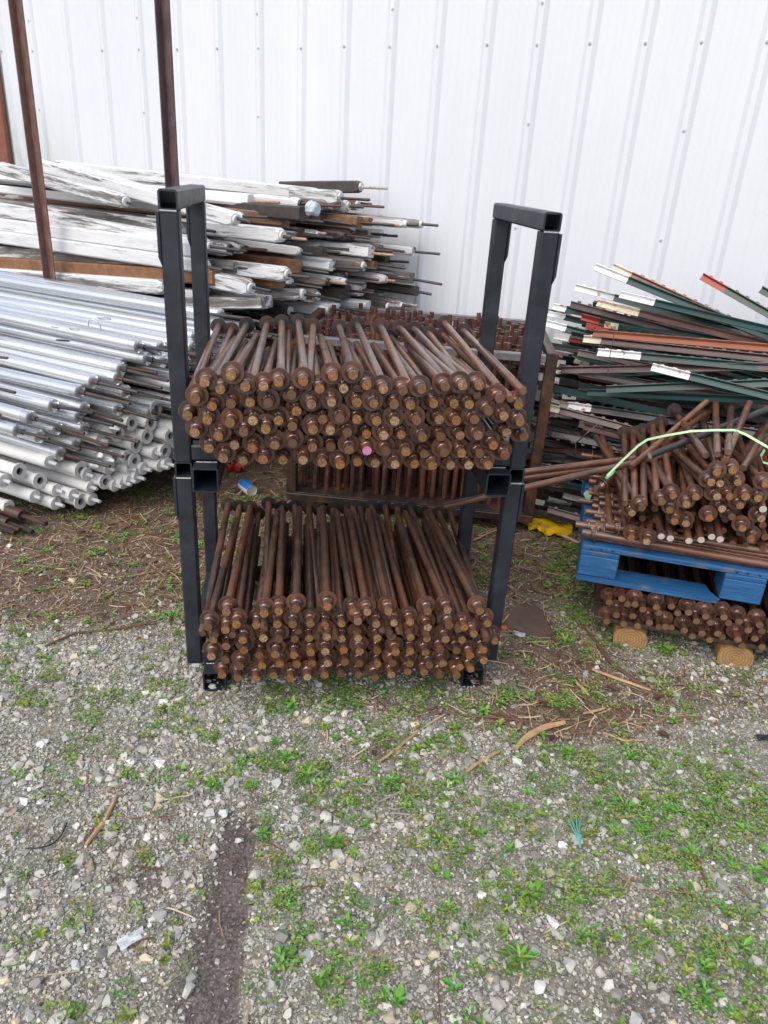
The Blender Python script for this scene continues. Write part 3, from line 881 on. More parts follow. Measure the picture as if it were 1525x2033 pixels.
wood_px((400, 500), .5, (590, 530), .95, w=.085, h=.065, mat=M_WBROWN, label='bare brown plank end higher up among the poles', ferrule=False, pin=0)
wood_px((0, 560), 1.28, (600, 585), 1.0, w=.085, h=.05, pin=.1, mat=M_WOODW)
wood_px((100, 600), 1.28, (540, 600), 1.2, w=.11, h=.06, pin=.0, ferrule=False, mat=M_WOODW)
wood_px((250, 505), 1.0, (570, 545), 1.15, w=.07, pin=.15, mat=M_WOODW)
wood_px((380, 545), 1.2, (498, 572), 1.28, w=.075, pin=.14, mat=M_WOODW)
wood_px((350, 390), .5, (690, 410), .4, w=.07, pin=.1, mat=M_WOODW)
wood_px((0, 500), 1.2, (360, 520), 1.2, w=.068, pin=.1, mat=M_WOODW, label='white pole with a rag tuft end lying just over the brown timber')
wood_px((0, 545), 1.3, (330, 570), 1.3, w=.075, pin=.1, mat=M_WOODW, label='white pole lying just under the brown timber')
tp = []
for z in np.arange(0.05, 1.46, 0.076):
    nrow = int(round((z-.05)/0.076))
    for v in np.arange(0.14 + (0.04 if nrow % 2 else 0), 1.28, 0.092):
        ztop = 1.42 if v < 0.8 else 1.42 - (v-0.8)*0.55
        if z > ztop: continue
        u = -1.30 - 0.75*(v-0.2) + random.gauss(0.03, 0.16) - max(0, z-1.15)*0.8 + (0.06 if .8 < z < 1.1 else 0)
        u = min(u - .1, -1.33 - .5*(v-.2))
        if z < 0.55 and v < 0.9: u += 0.0
        tilt = rnd(-.02, .02)
        L = rnd(2.9, 3.4)
        sz = random.choice([.05, .058, .066, .074])
        far = wl(u-L, min(max(v+rnd(-.07, .07), .09), 1.3), z + rnd(-.02, .035))
        r = rnd(0, 1)
        m = M_WDARK if r < .24 else (M_WBROWN if r < .3 else (M_WOODW if r < .52 else None))
        kol = int((v-0.13)/0.092)
        lab = '%s pole in the wall-side stack, %s layer up, %s from the wall' % ({M_WDARK: 'dark wet bare timber', M_WBROWN: 'brown bare timber'}.get(m, 'weathered painted wooden'), ORD[nrow], ORD[kol])
        wood_pole(wl(u, v, z), far, w=sz, h=min(sz*rnd(.75, 1), .068), pin=rnd(.06, .2), ferrule=rnd(0, 1) < .45, c=rnd(.003, .012), mat=m, label=lab, roll=rnd(-.15, .15))
# blue tape round one pole end
mb = MB(); c0 = wl_at(622, 415, .9)
mb.lathe([(-.03, .024), (-.026, .031), (-.01, .034), (.01, .032), (.026, .035), (.03, .026)], 9, jit=.16)
tag(add('tape_wrap', mb.mesh('tape_wrap', M_TAPE), None, frame(wl(*c0), -WU)), 'scrap of pale blue tape wrapped round a wooden pole end', 'tape')

# ------------------------------------------------------------------ metal poles
GV = []
def metal_pole(u, v, z, L, kind, r=None, dz=0.0, dv=0.0, pinlen=None, label=None):
    tip, far = wl(u, v, z), wl(u-L, v+dv, z+dz)
    d = far - tip
    if kind == 'galv':
        r = r or 0.031
        GV.append((v, z))
        root = thing('metal_pole', label or 'galvanised steel pole with capped end and thin pin, in the pole heap', 'pole', frame(tip, d, roll=rnd(0, 6)), 'galvanised poles in the heap')
        mb = MB(); mb.lathe([(0.02, r), (d.length, r)], 20)
        add('tube', mb.mesh('tube', M_GALV, angle=40), root)
        mb = MB(); mb.lathe([(0.0, r*.55), (0.002, r*.9), (0.006, r*1.03), (0.045, r*1.03), (0.046, r)], 20, cap1=False)
        add('end_cap', mb.mesh('end_cap', M_GALV, angle=40), root)
        pl_ = pinlen or rnd(.2, .36)
        mb = MB(); mb.lathe([(-.03, .012), (0.003, .012)], 8, M=Matrix.Translation((0, 0, 0)))
        mb.lathe([(-pl_, .0065), (-pl_+.005, .0078), (0.0, .0078)], 8, M=Matrix.Rotation(rnd(-.05, .05), 4, 'X') @ Matrix.Rotation(rnd(-.05, .05), 4, 'Z'))
        add('pin', mb.mesh('pin', M_DPIN, angle=40), root)
    elif kind == 'ring':
        r = r or 0.031
        root = thing('white_pole', label or 'white painted pole with open flange ring end, low in the heap', 'pole', frame(tip, d, roll=rnd(0, 6)), 'white poles with ring ends')
        mb = MB(); mb.lathe([(0.006, r*.93), (d.length, r*.93)], 18, cap0=False)
        add('tube', mb.mesh('tube', M_WHITEP, angle=40), root)
        mb = MB(); mb.lathe([(0.0, r*.55), (0.0, r*1.25), (0.007, r*1.25), (0.007, r*.9)], 22, cap0=False, cap1=False)
        add('flange_ring', mb.mesh('flange_ring', M_CAPP, angle=40), root)
        mb = MB(); mb.lathe([(0.03, r*.9), (0.0301, r*.1)], 12, cap0=False)  # dark disc set back inside the open ring
        add('inner_disc', mb.mesh('inner_disc', M_RACKRUST), root)
    else:
        r = r or 0.03
        root = thing('white_pole', label or 'white painted pole with a short bolt in its end cap, low in the heap', 'pole', frame(tip, d, roll=rnd(0, 6)), 'white poles with bolt ends')
        mb = MB(); mb.lathe([(0.012, r), (d.length, r)], 18)
        add('tube', mb.mesh('tube', M_WHITEP, angle=40), root)
        mb = MB(); mb.lathe([(0.0, r*1.0), (0.003, r*1.08), (0.012, r*1.08)], 18)
        add('end_cap', mb.mesh('end_cap', M_CAPP, angle=40), root)
        mb = MB(); mb.lathe([(-rnd(.035, .05), .0085), (-.03, .0095), (0.0, .0095)], 8)
        add('bolt', mb.mesh('bolt', M_ZINC, angle=40), root)
    return root
TP = (-1.6, 1.5, -.85)
for x, y in [(1045,480),(1110,575),(1230,590),(915,650),(705,745),(605,820),(640,945),(600,1010),(240,1015),(575,1215),(460,1285),(1210,490),(950,820),(890,720),(1140,970),(890,950),(640,1095)]:
    t = tip_at(x/3.764, 560+y/3.764, *TP)
    metal_pole(t.x, t.y, t.z, rnd(2.6, 3.0), 'galv', dz=rnd(-.02, .03), dv=rnd(-.03, .03))
for px, py, vv in [(425, 648, 1.5), (440, 625, 1.42), (400, 622, 1.55), (390, 668, 1.62), (385, 690, 1.66), (372, 720, 1.72), (365, 745, 1.74), (360, 770, 1.78), (352, 800, 1.78)]:
    t = wl_at(px, py, vv)
    metal_pole(t.x, t.y, t.z, rnd(2.8, 3.2), 'galv', dz=rnd(-.02, .02), dv=rnd(-.02, .02))
for px, py, vv in [(-60, 700, 2.05), (-80, 800, 2.25), (-40, 762, 2.2), (-90, 640, 1.95)]:
    t = wl_at(px, py, vv)
    metal_pole(t.x, t.y, t.z, rnd(2.0, 2.4), 'galv')
for lay in range(3):
    for v in np.arange(1.44, 2.3, .058):
        z = .915 - .5*(v-1.42) - lay*.056 + rnd(-.006, .006)
        if min((v-a)**2 + (z-b)**2 for a, b in GV) < .055**2: continue
        metal_pole(-1.62 - .85*(v-1.5) - abs(random.gauss(.05, .12)), v, z, rnd(2.4, 2.9), 'galv')
k = 0
for x, y in [(150,1415),(320,1490),(385,1350),(600,1405),(770,1485),(690,1535),(850,1310),(950,1310),(1035,1225),(1110,1155),(1170,1280),(1240,1265),(900,1140),(975,1050),(840,1400),(1000,1400),(270,1605),(430,1710),(90,1695),(610,1710),(715,1670),(440,1560),(530,1585),(870,1520),(930,1500),(970,1480),(1040,1460),(1210,1375),(1260,1360),(20,1480),
             (760,1180),(1150,1060),(1280,1150),(1190,950),(1020,1340),(660,1440),(1100,1400)]:
    ringy = (x, y) in ((150,1415),(320,1490),(600,1405),(770,1485),(850,1310),(950,1310),(1035,1225),(1110,1155),(1240,1265),(900,1140),(975,1050),(610,1710),(1280,1150),(1150,1060),(1190,950),(1020,1340))
    t = tip_at(x/3.764, 560+y/3.764, *TP)
    t.z = max(t.z, 0.085)
    metal_pole(t.x + rnd(-.02, .02), t.y, t.z, rnd(2.3, 2.8), 'ring' if ringy else 'bolt', dv=rnd(-.02, .02), dz=rnd(-.01, .01))
for px, py, vv in [(355, 850, 1.75), (352, 880, 1.72), (362, 905, 1.65), (372, 880, 1.62), (392, 850, 1.6), (400, 820, 1.55), (410, 880, 1.5)]:
    t = wl_at(px, py, vv)
    t.z = max(t.z, .09)
    metal_pole(t.x, t.y, t.z, 2.6, 'bolt')
# dunnage bars under the heap
for px, py, vv, L in [(92, 1040, 2.34, 1.4), (65, 1058, 2.38, 1.4), (42, 1068, 2.4, 1.4), (34, 1080, 2.43, 1.4)]:
    t = wl_at(px, py, vv)
    t.z = max(t.z, .03)
    mb = MB(); mb.lathe([(0, .011), (.16, .0115)], 8); mb.lathe([(.155, .026), (.16, .028), (L, .028)], 14)
    tag(add('floor_pole', mb.mesh('floor_pole', [M_RACKRUST], angle=40), None, frame(wl(t.x, t.y, t.z), -WU)),
        'dark steel pole with rusty spigot lying on the ground under the heap', 'pole', 'dark poles on the ground under the heap')
# wire rings on the galvanised poles
def wire_ring(px, py, vv, r, nrm, label, mat=M_ZINC):
    t = wl_at(px, py, vv + .09)
    c = wl(*t)
    nrm = Vector(nrm).normalized()
    a = nrm.orthogonal().normalized(); b = nrm.cross(a)
    pts = [c + a*r*math.cos(i*2*math.pi/22) + b*r*math.sin(i*2*math.pi/22) for i in range(23)]
    mb = MB(); mb.path(pts, 0.0034, 6)
    tag(add('wire_ring', mb.mesh('wire_ring', mat, smooth=True, angle=80)), label, 'ring', 'wire rings on the metal poles')
wire_ring(188, 648, 1.72, .034, (.3, 1, .3), 'large wire ring standing upright on a galvanised pole')
wire_ring(292, 603, 1.45, .032, (.3, 1, .55), 'wire ring leaning on the topmost galvanised pole')
wire_ring(115, 650, 1.78, .028, (.1, .3, 1), 'flat wire ring lying on a galvanised pole, left of the upright ring')
wire_ring(152, 654, 1.78, .03, (.1, .5, 1), 'flat wire ring half sunk between two galvanised poles')
wire_ring(207, 632, 1.65, .03, (.0, .35, 1), 'flat wire ring just behind the upright ring')
wire_ring(125, 676, 1.85, .028, (.0, .3, 1), 'flat rusty wire ring on the second row of galvanised poles', M_DWIRE)
# crumpled silver tape on two pin ends
for px, py, vv, lab in ((200, 838, 2.0, 'crumpled silver tape round a pin in the middle of the pole heap'), (190, 900, 2.03, 'crumpled silver tape round a pin above the white ring ends'), (160, 912, 2.06, 'crumpled silver tape round the lowest galvanised pin')):
    t = wl_at(px, py, vv)
    mb = MB()
    mb.lathe([(0, .004), (.01, .014), (.03, .018), (.05, .012), (.075, .019), (.1, .014), (.12, .006)], 9, jit=.3)
    tag(add('tape_wad', mb.mesh('tape_wad', M_FOIL), None, frame(wl(*t), WU + Vector((0, 0, -.12)))), lab, 'tape')

# ------------------------------------------------------------------ T posts
def t_mesh(L, tipL, body, tip, flip):
    w, d, t = 0.03, 0.031, 0.004
    pr = [(-w/2, 0), (w/2, 0), (w/2, t), (t/2, t*1.5), (t/2, d), (-t/2, d), (-t/2, t*1.5), (-w/2, t)]
    a = MB(); a.prism(pr, tipL+.0005, L)
    y = tipL + .04
    while y < L-.1:
        a.box((-.006, y, -.009), (.006, y+.016, .0003)); y += .054
    b = MB(); b.prism(pr, 0, tipL)
    y = .03
    while y < tipL-.02:
        b.box((-.006, y, -.009), (.006, y+.016, .0003)); y += .054
    return a.mesh('stem', body), b.mesh('painted_tip', tip)
TB = {'g': (M_TGREEN, 'green'), 'b': (M_TBROWN, 'brown'), 'r': (M_TRUST, 'orange rusted'), 'd': (M_TDARK, 'dark grey')}
TT = {'w': (M_TWHITE, 'white'), 'c': (M_TCREAM, 'cream'), 'r': (M_TRED, 'red'), 'n': (None, '')}
def t_post(tip, d, L, bk, tk, roll, tl=None, label=None):
    body, bw = TB[bk]; tm, tw = TT[tk]
    lab = label or ('%s steel T-post%s in the pile against the wall' % (bw, ' with a %s tip' % tw if tw else ' without a painted tip'))
    root = thing('t_post', lab, 'fence post', frame(Vector(tip), d, roll=roll), '%s T-posts%s in the pile' % (bw, ' with %s tips' % tw if tw else ''))
    a, b = t_mesh(L, tl or rnd(.06, .13), body, tm or body, 0)
    add('stem', a, root); add('painted_tip' if tm else 'post_tip', b, root)
def t_px(a, va, b, vb, bk, tk, roll=None, tl=None, L=1.9, label=None):
    A, B = wl_at(*a, va), wl_at(*b, vb)
    A, B = wl(*A), wl(*B)
    t_post(A, (B-A), L, bk, tk, rnd(0, 6.28) if roll is None else roll, tl, label)
t_px((1219,525),.55,(1508,658),.62,'r','c',2.6,.1,label='orange rusted T-post sticking out highest over the post pile')
t_px((1184,526),.6,(1493,650),.66,'g','w',2.4,.17,label='green T-post with a long white tip just below the orange rusted one')
t_px((1397,544),.35,(1525,616),.4,'g','r',2.6,.13,label='green T-post with a bright red tip leaning up against the wall')
t_px((1515,570),.3,(1570,600),.35,'g','n',2.6,.1,label='green T-post leaning up behind the red tipped one')
t_px((1145,565),.5,(1480,655),.55,'g','w',2.7,.2,label='green T-post with a slim grey-white tip pointing up at the rack')
t_px((1233,582),.7,(1490,643),.72,'g','w',2.2,.16,label='green T-post with a broad bright white tip near the top')
t_px((1188,598),.68,(1440,660),.7,'b','c',2.3,.2,label='pinkish brown T-post with square studs and a cream tip')
t_px((1135,598),.6,(1330,648),.6,'b','n',2.9)
t_px((1100,606),.55,(1340,655),.6,'g','w',2.2)
t_px((1089,622),.5,(1250,658),.55,'g','w',1.9)
t_px((1087,638),.6,(1300,695),.66,'g','w',2.4)
t_px((1179,658),.82,(1525,687),.84,'r','n',2.3,label='orange rusted T-post lying level with square holes')
t_px((1160,668),.75,(1500,704),.76,'b','c',2.5)
t_px((1188,695),.9,(1525,726),.9,'g','w',2.4,.19,label='teal green T-post with a broad clean white tip in the pile front')
t_px((1089,684),.6,(1300,718),.62,'d','n',2.0)
t_px((1115,730),.88,(1525,722),.9,'b','n',2.5,label='plum brown T-post lying across the pile front, tilted up at the far end')
t_px((1296,724),.97,(1430,757),.97,'g','w',2.4,.16,label='green T-post with a silvery tip slanting over the plum brown one')
t_px((1083,748),.7,(1230,740),.72,'g','n',2.1)
t_px((1205,768),.95,(1525,755),.96,'g','n',2.5,label='teal green T-post lying level across the pile front')
t_px((1155,765),.8,(1500,795),.82,'b','c',2.3)
t_px((1168,776),.9,(1525,792),.92,'g','n',2.2)
t_px((1118,780),.8,(1500,804),.82,'b','w',2.6)
t_px((1112,800),.8,(1380,834),.84,'b','c',2.2)
t_px((1130,800),.85,(1390,838),.9,'d','w',2.5)
t_px((1094,818),.7,(1380,850),.75,'b','w',2.6)
t_px((1094,830),.72,(1380,865),.8,'d','n',2.4)
t_px((1088,842),.75,(1240,875),.85,'d','n',2.4)
t_px((1081,848),.8,(1230,886),.9,'d','n',2.7)
t_px((1066,867),.75,(1250,895),.85,'d','n',2.4)
t_px((1083,886),.8,(1250,905),.9,'b','n',2.2)
t_px((1066,892),.8,(1250,915),.9,'d','n',2.2)
t_px((1070,905),.85,(1250,922),.9,'d','n',2.2)
for z in np.arange(0.06, 1.04, 0.052):
    for v in np.arange(0.1, 0.92 if z < .8 else 0.75, 0.07):
        u = -0.36 + 0.2*(v-.1) + random.gauss(0.05, 0.13) + max(0, z-.8)*.3
        d = WU*1.0 + WV*rnd(-.07, .07) + Vector((0, 0, rnd(-.075, .04) - max(0, z-.7)*.22))
        bk, tk = random.choice('ggggbbbdr' if z > .5 else 'gbbdddd'), random.choice('wcnnnnr' if z > .5 else 'nnnnnw')
        t_post(wl(u, v + rnd(-.02, .02), z + rnd(-.015, .015)), d, 1.9, bk, tk, rnd(0, 6.28), label='%s T-post%s in the pile, %s layer up, %s from the wall' % (TB[bk][1], ' with %s tip' % TT[tk][1] if tk != 'n' else '', ORD[int(round((z-.06)/.052))], ORD[int(round((v-.1)/.07))]))
# wire tying the T posts
mb = MB()
pts = [wl(*wl_at(x, y, v)) for x, y, v in ((1222,648,.9),(1218,672,.93),(1212,700,.95),(1208,728,.96),(1206,750,.97))]
mb.path(pts, .0018, 5)
tag(add('tie_wire', mb.mesh('tie_wire', M_DWIRE)), 'thin rusty wire hanging down the front of the post pile', 'wire')

# ------------------------------------------------------------------ pallet, timbers and their stakes
def timbers():
    for x, lab in ((-0.015, 'round edged landscape timber under the stake tray, next to the puddle'), (0.365, 'round edged landscape timber under the stake tray, by the clump of green weeds'), (0.76, 'round edged landscape timber under the stake tray, farthest from the puddle')):
        mb = MB()
        a, b = 0.062, 0.046
        poly = []
        for i in range(28):
            t = 2*math.pi*i/28
            cx, sx = math.cos(t), math.sin(t)
            poly.append((a*math.copysign(abs(cx)**.62, cx), b*math.copysign(abs(sx)**.8, sx)))
        mb.prism(poly, 0, 1.0)
        o = add('landscape_timber', mb.mesh('landscape_timber', M_TIMBER, angle=30), None, frame(pl(x, rnd(-.01, .01), 0.036), PY_))
        tag(o, lab, 'timber', 'timbers under the stake tray')
timbers()
M_DULLEND = m_plain('dull_rust_end', (0.2, 0.11, 0.055), 0.6, 25, 0.6)
def tray():
    root = thing('stake_tray', 'dark board tray of stakes resting on timbers under the blue pallet', 'tray', frame(pl(-.16, .01, .084), PY_))
    for i in range(8):
        mb = MB(); mb.box((0.0, i*.115, 0.0), (1.12, i*.115+.108, .016), ch=.002)
        add('board', mb.mesh('board', M_DARKWOOD), root)
    for x in (0.0, 1.09):
        for y in (0.12, 0.8):
            mb = MB(); mb.box((x, y, .017), (x+.03, y+.03, .147), ch=.002)
            add('corner_post', mb.mesh('corner_post', M_RACKRUST), root)
    mb = MB()
    M2 = frame(pl(-.16, .01, .1), PY_)
    for row in range(4):
        for i in range(18):
            x = .045 + i*.06 + (.03 if row % 2 else 0) + rnd(-.01, .01)
            z = .016 + row*.034 + rnd(-.004, .004)
            y0 = -.03 + rnd(-.02, .02) - (.02 if row % 2 else 0)
            M = M2 @ Matrix.Translation((x, y0, z)) @ Matrix.Rotation(rnd(-.03, .03), 4, 'Z')
            mb.lathe([(0, .0128), (.004, .0134), (.95, .0128)], 10, 0, cmi=1, M=M)
            mb.lathe([(.062, .0125), (.062, .031), (.066, .031), (.066, .0125)], 16, 0, cap0=False, cap1=False, M=M)
            mb.lathe([(.046, .0128), (.052, .018), (.0625, .023)], 12, 2, cap0=False, cap1=False, M=M)
    # a plain board lies over them and carries the pallet
    s = add('tray_stakes', mb.mesh('tray_stakes', [M_COLLAR, M_DULLEND, M_BEAD], angle=45))
    tag(s, 'rusty flanged stakes packed in rows under the blue pallet', 'stakes', kind='stuff')
tray()
def pallet():
    Z0 = 0.25
    root = thing('blue_pallet', 'blue painted wooden block pallet carrying a heap of stakes', 'pallet', frame(pl(-.254, 0, Z0), PY_))
    Wd, Dp = 1.16, 1.0
    def part(name, a, b, ch=.003, m=M_BLUE):
        mb = MB(); mb.box(a, b, ch=ch)
        return add(name, mb.mesh(name, m), root)
    for bx in (0.0, .505, 1.02):
        for by in (0.0, .43, .86):
            part('block', (bx, by + .001, .0215), (bx+.14, by+.14, .1065), .004)
        part('stringer_board', (bx-.001, .0, .108), (bx+.139, Dp, .127))
    for by in (0.43, .86):
        part('bottom_board', (0.0, by, 0.0), (Wd, by+.1, .0205))
    fb = MB(); fb.add([(0,0,0),(.5,0,0),(.47,.05,0),(.49,.1,0),(0,.1,0),(0,0,.0205),(.51,0,.0205),(.48,.05,.0205),(.47,.1,.0205),(0,.1,.0205)],
                      [(4,3,2,1,0),(5,6,7,8,9),(0,1,6,5),(1,2,7,6),(2,3,8,7),(3,4,9,8),(4,0,5,9)])
    o = add('bottom_board', fb.mesh('bottom_board', M_BLUE), root); o['label'] = 'front bottom board snapped off halfway along'
    for i in range(7):
        y0 = i*.146
        part('deck_board', (0.0, y0, .1285), (Wd, y0+(.12 if i else .13), .148))
pallet()
def pallet_nails():
    root = bpy.data.objects['blue_pallet']
    mb = MB(); mb.lathe([(0, .0045), (.0014, .004)], 8)
    me = mb.mesh('nail_head', M_RACKRUST)
    for bx in (0.07, .575, 1.09):
        for dx in (-.035, .0, .04):
            add('nail_head', me, root, Matrix.Translation((bx+dx, -.0012, .138+rnd(-.003, .003))))
pallet_nails()
# crosswise layer on the pallet: stakes pointing along the pallet front
GX = 'stakes lying crosswise on the pallet'
ztop = .25+.148
for i in range(9):
    y = .03 + i*.045 + rnd(-.01, .01)
    hx = -.30 + rnd(-.05, .05) + i*.02
    place_stake(pl(hx, y, ztop+.033 + (.0 if i % 2 else .002)), pl(hx+1.05, y+rnd(-.02, .02), ztop+.014+.002), 'rusty stake lying crosswise along the front of the blue pallet, head past its end', GX)
for i in range(5):
    y = .06 + i*.07
    place_stake(pl(-.17+rnd(-.05, .05), y, ztop+.062), pl(.86, y+rnd(-.03, .03), ztop+.05), 'rusty stake in the second crosswise layer on the blue pallet', 'second crosswise layer on the pallet')
# stakes with heads to the front
GP = 'stakes heaped on the blue pallet, heads to the front'
HP = [(1300+x/6.351, 780+y/6.351) for x, y in [(785,1005),(985,980),(715,1130),(825,1145),(1050,1130),(235,1300),(90,1375),(400,1405),(190,1480),(520,1310),(790,1310),(945,1310),(1145,1310),(850,1465),(1080,1425),(690,1580),(975,1565),(250,1620),(395,1650),(1105,1710),(1215,1840),(1400,1150)]]
HP += [(1060+x/3.28, 760+y/3.28) for x, y in [(640,850),(705,815),(635,1010),(735,1035)]]
HP += [(1505, 990), (1512, 1030)]
for px, py in HP:
    y = -.045 + rnd(-.02, .02)
    h = pl_at(px, py, y)
    zz = max(h.z, ztop + .02)
    place_stake(pl(h.x, y, zz), pl(h.x + rnd(-.18, .18), y+1.02, ztop + .05 + (zz-ztop)*.5 + rnd(-.01, .02)), 'rusty flanged stake in the heap on the blue pallet, head to the open front', GP, STK_S)
mb = MB()
for row in range(5):
    for i in range(17 - row):
        xa = -.16 + row*.045 + i*.058 + rnd(-.015, .015)
        z_ = ztop + .07 + row*.036
        Mx = frame(pl(xa, .06 + row*.02, z_), PY_ + PX_*rnd(-.08, .08))
        mb.lathe([(0, .0128), (.8, .0128)], 10, 0, M=Mx)
for i in range(26):
    Mx = frame(pl(-.26 + rnd(-.04, .07), .05 + i*.034, ztop + .014 + (.026 if i % 2 else 0)), PX_ + PY_*rnd(-.03, .03))
    mb.lathe([(0, .0128), (1.0, .0128)], 10, 0, M=Mx)
    if i % 2: mb.lathe([(.045, .0125), (.045, .03), (.05, .03), (.05, .0125)], 14, 0, cap0=False, cap1=False, M=Mx)
tag(add('buried_stakes', mb.mesh('buried_stakes', M_STAKE, angle=40)), 'rusty stakes buried inside the heap on the blue pallet', 'stakes', kind='stuff')
# heads to the back, shafts splayed over the heap
for (ax, ay), (bx, by), zf in [((1337,815),(1405,905),.0),((1423,797),(1420,905),.0),((1455,803),(1440,900),.0),((1240,858),(1243,990),-.02),((1258,858),(1262,985),-.02),((1277,852),(1280,985),-.02),((1297,846),(1305,975),-.02),
                               ((1313,838),(1335,970),-.02),((1395,828),(1425,910),-.02),((1525,845),(1400,990),.0)]:
    A = pl_at(ax, ay, .86); B = pl_at(bx, by, -.02)
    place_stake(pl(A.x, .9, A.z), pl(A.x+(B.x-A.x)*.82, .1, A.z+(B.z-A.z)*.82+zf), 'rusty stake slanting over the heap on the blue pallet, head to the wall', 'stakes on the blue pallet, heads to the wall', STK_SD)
# bare bars crossing the top of the heap and plain cut ends at the front
def bar(a, b, label, r=.0125, mat=None):
    d = Vector(b) - Vector(a)
    mb = MB(); mb.lathe([(0, r*.96), (.003, r), (d.length, r)], 12, 0, cmi=1)
    tag(add('steel_bar', mb.mesh('steel_bar', [mat or M_STAKE, M_PALE], angle=40), None, frame(Vector(a), d)), label, 'bar', 'bare bars on the blue pallet')
M_PALE = m_plain('fresh_cut_steel', (0.55, 0.5, 0.47), 0.35, 90, 0.35)
A = pl_at(1290, 905, .25); B = pl_at(1525, 812, .55)
bar(pl(A.x, .25, A.z), pl(B.x, .55, B.z), 'dark grey bar lying slantwise across the top of the stake heap', .013, M_TDARK)
A = pl_at(1310, 880, .4); B = pl_at(1403, 797, .7)
bar(pl(B.x, .7, B.z), pl(A.x-.1, .3, A.z-.08), 'brown bar leaning up and out of the heap beside the flanged heads')
A = pl_at(1488, 800, .6); B = pl_at(1435, 905, .05)
bar(pl(A.x, .6, A.z), pl(B.x, .0, B.z), 'light brown bar standing steepest out of the heap, blunt end up')
A = pl_at(1470, 920, .1); B = pl_at(1530, 835, .6)
bar(pl(B.x, .6, B.z), pl(A.x, .05, A.z), 'brown bar slanting down the far side of the heap')
A = pl_at(1455, 935, .1); B = pl_at(1540, 855, .5)
bar(pl(B.x, .5, B.z), pl(A.x, .05, A.z), 'olive brown bar just under the slanting brown one')
for i, (x, y) in enumerate([(1313,1065),(1331,1069),(1368,1074),(1392,1072),(1413,1066),(1430,1071),(1515,1011)]):
    h = pl_at(x, y, -.05)
    bar(pl(h.x, -.05, max(h.z, ztop+.018)), pl(h.x+rnd(-.03, .03), .9, max(h.z, ztop+.03)+.06), 'bar with a pale cut end at the front edge of the blue pallet')
# stakes poking out toward the black rack
for k, (a, b) in enumerate((((1228, 914), (1030, 938)), ((1232, 922), (1030, 950)))):
    A = on_z(*a, .60 - .02*k); B = on_z(*b, .55 - .025*k)
    d = (B-A).normalized()
    place_stake(A - d*.07, A + d*.98, 'thin rusty stake sticking out of the pallet heap toward the black rack', 'stakes sticking out toward the rack', STK_X)
A = on_z(1180, 975, .5); B = on_z(1245, 930, .56)
place_stake(A, A + (B-A).normalized()*1.05, 'rusty stake with its flanged head hanging off the end of the blue pallet', 'single stake')
A = on_z(1372, 893, .66); B = on_z(1260, 916, .62)
place_stake(A, A + (B-A).normalized()*.9 + Vector((0, 0, -.02)), 'rusty stake lying sideways on the heap, flange seen edge on', 'single stake')
# lime strap
pts = [pl_at(x, y, v) for x, y, v in ((1205,945,.12),(1235,915,.16),(1268,884,.2),(1285,873,.22),(1320,865,.24),(1372,856,.25),(1420,854,.25),(1458,854,.25),(1480,862,.24),(1525,888,.2),(1570,920,.15),(1590,1000,.05))]
pts = [pl(*p) for p in pts]
mb = MB()
vs, fs = [], []
for i, p in enumerate(pts):
    t = (pts[min(i+1, len(pts)-1)] - pts[max(i-1, 0)]).normalized()
    sd = (PY_*0.45 + Vector((0, 0, .9))); sd = (sd - t*sd.dot(t)).normalized()
    n = t.cross(sd)
    for s, k in ((-.0042, 0), (.0042, 0), (.0042, .001), (-.0042, .001)):
        vs.append(p + sd*s + n*k)
for i in range(len(pts)-1):
    for j in range(4):
        fs.append((i*4+j, i*4+(j+1) % 4, (i+1)*4+(j+1) % 4, (i+1)*4+j))
mb.add(vs, fs)
tag(add('plastic_strap', mb.mesh('plastic_strap', M_STRAP)), 'lime green plastic strap stretched over the stake heap', 'strap')
def ribbon(name, pts, wid, mat, label, cat, side=Vector((0, 0, 1)), th=.0012):
    vs, fs = [], []
    pts = [Vector(p) for p in pts]
    for i, p in enumerate(pts):
        t = (pts[min(i+1, len(pts)-1)] - pts[max(i-1, 0)]).normalized()
        sd = (side - t*side.dot(t)).normalized(); n = t.cross(sd)
        for s, k in ((-wid/2, 0), (wid/2, 0), (wid/2, th), (-wid/2, th)):
            vs.append(p + sd*s + n*k)
    for i in range(len(pts)-1):
        for j in range(4):
            fs.append((i*4+j, i*4+(j+1) % 4, (i+1)*4+(j+1) % 4, (i+1)*4+j))
    e = (len(pts)-1)*4
    fs += [(0, 1, 2, 3), (e+3, e+2, e+1, e)]
    mb = MB(); mb.add(vs, fs)
    return tag(add(name, mb.mesh(name, mat)), label, cat)
c = [pl(*pl_at(x, y, .02)) for x, y in ((1518,893),(1510,905),(1514,918),(1526,921),(1536,910),(1530,895))]
ribbon('strap_curl', c, .02, M_STRAP, 'curled loose end of the lime green strap', 'strap', PY_)
c = [on_z(1222, 934, .58), on_z(1212, 942, .57), on_z(1203, 950, .55)]
ribbon('strap_tail', c, .012, M_STRAP, 'short lime green strap tail by the sticking out stakes', 'strap', PX_)
c = [on_z(1162, 977, .5), on_z(1166, 985, .48), on_z(1172, 988, .47)]
ribbon('strap_scrap', c, .022, M_STRAP, 'square scrap of lime green strap hanging at the pallet end', 'strap')

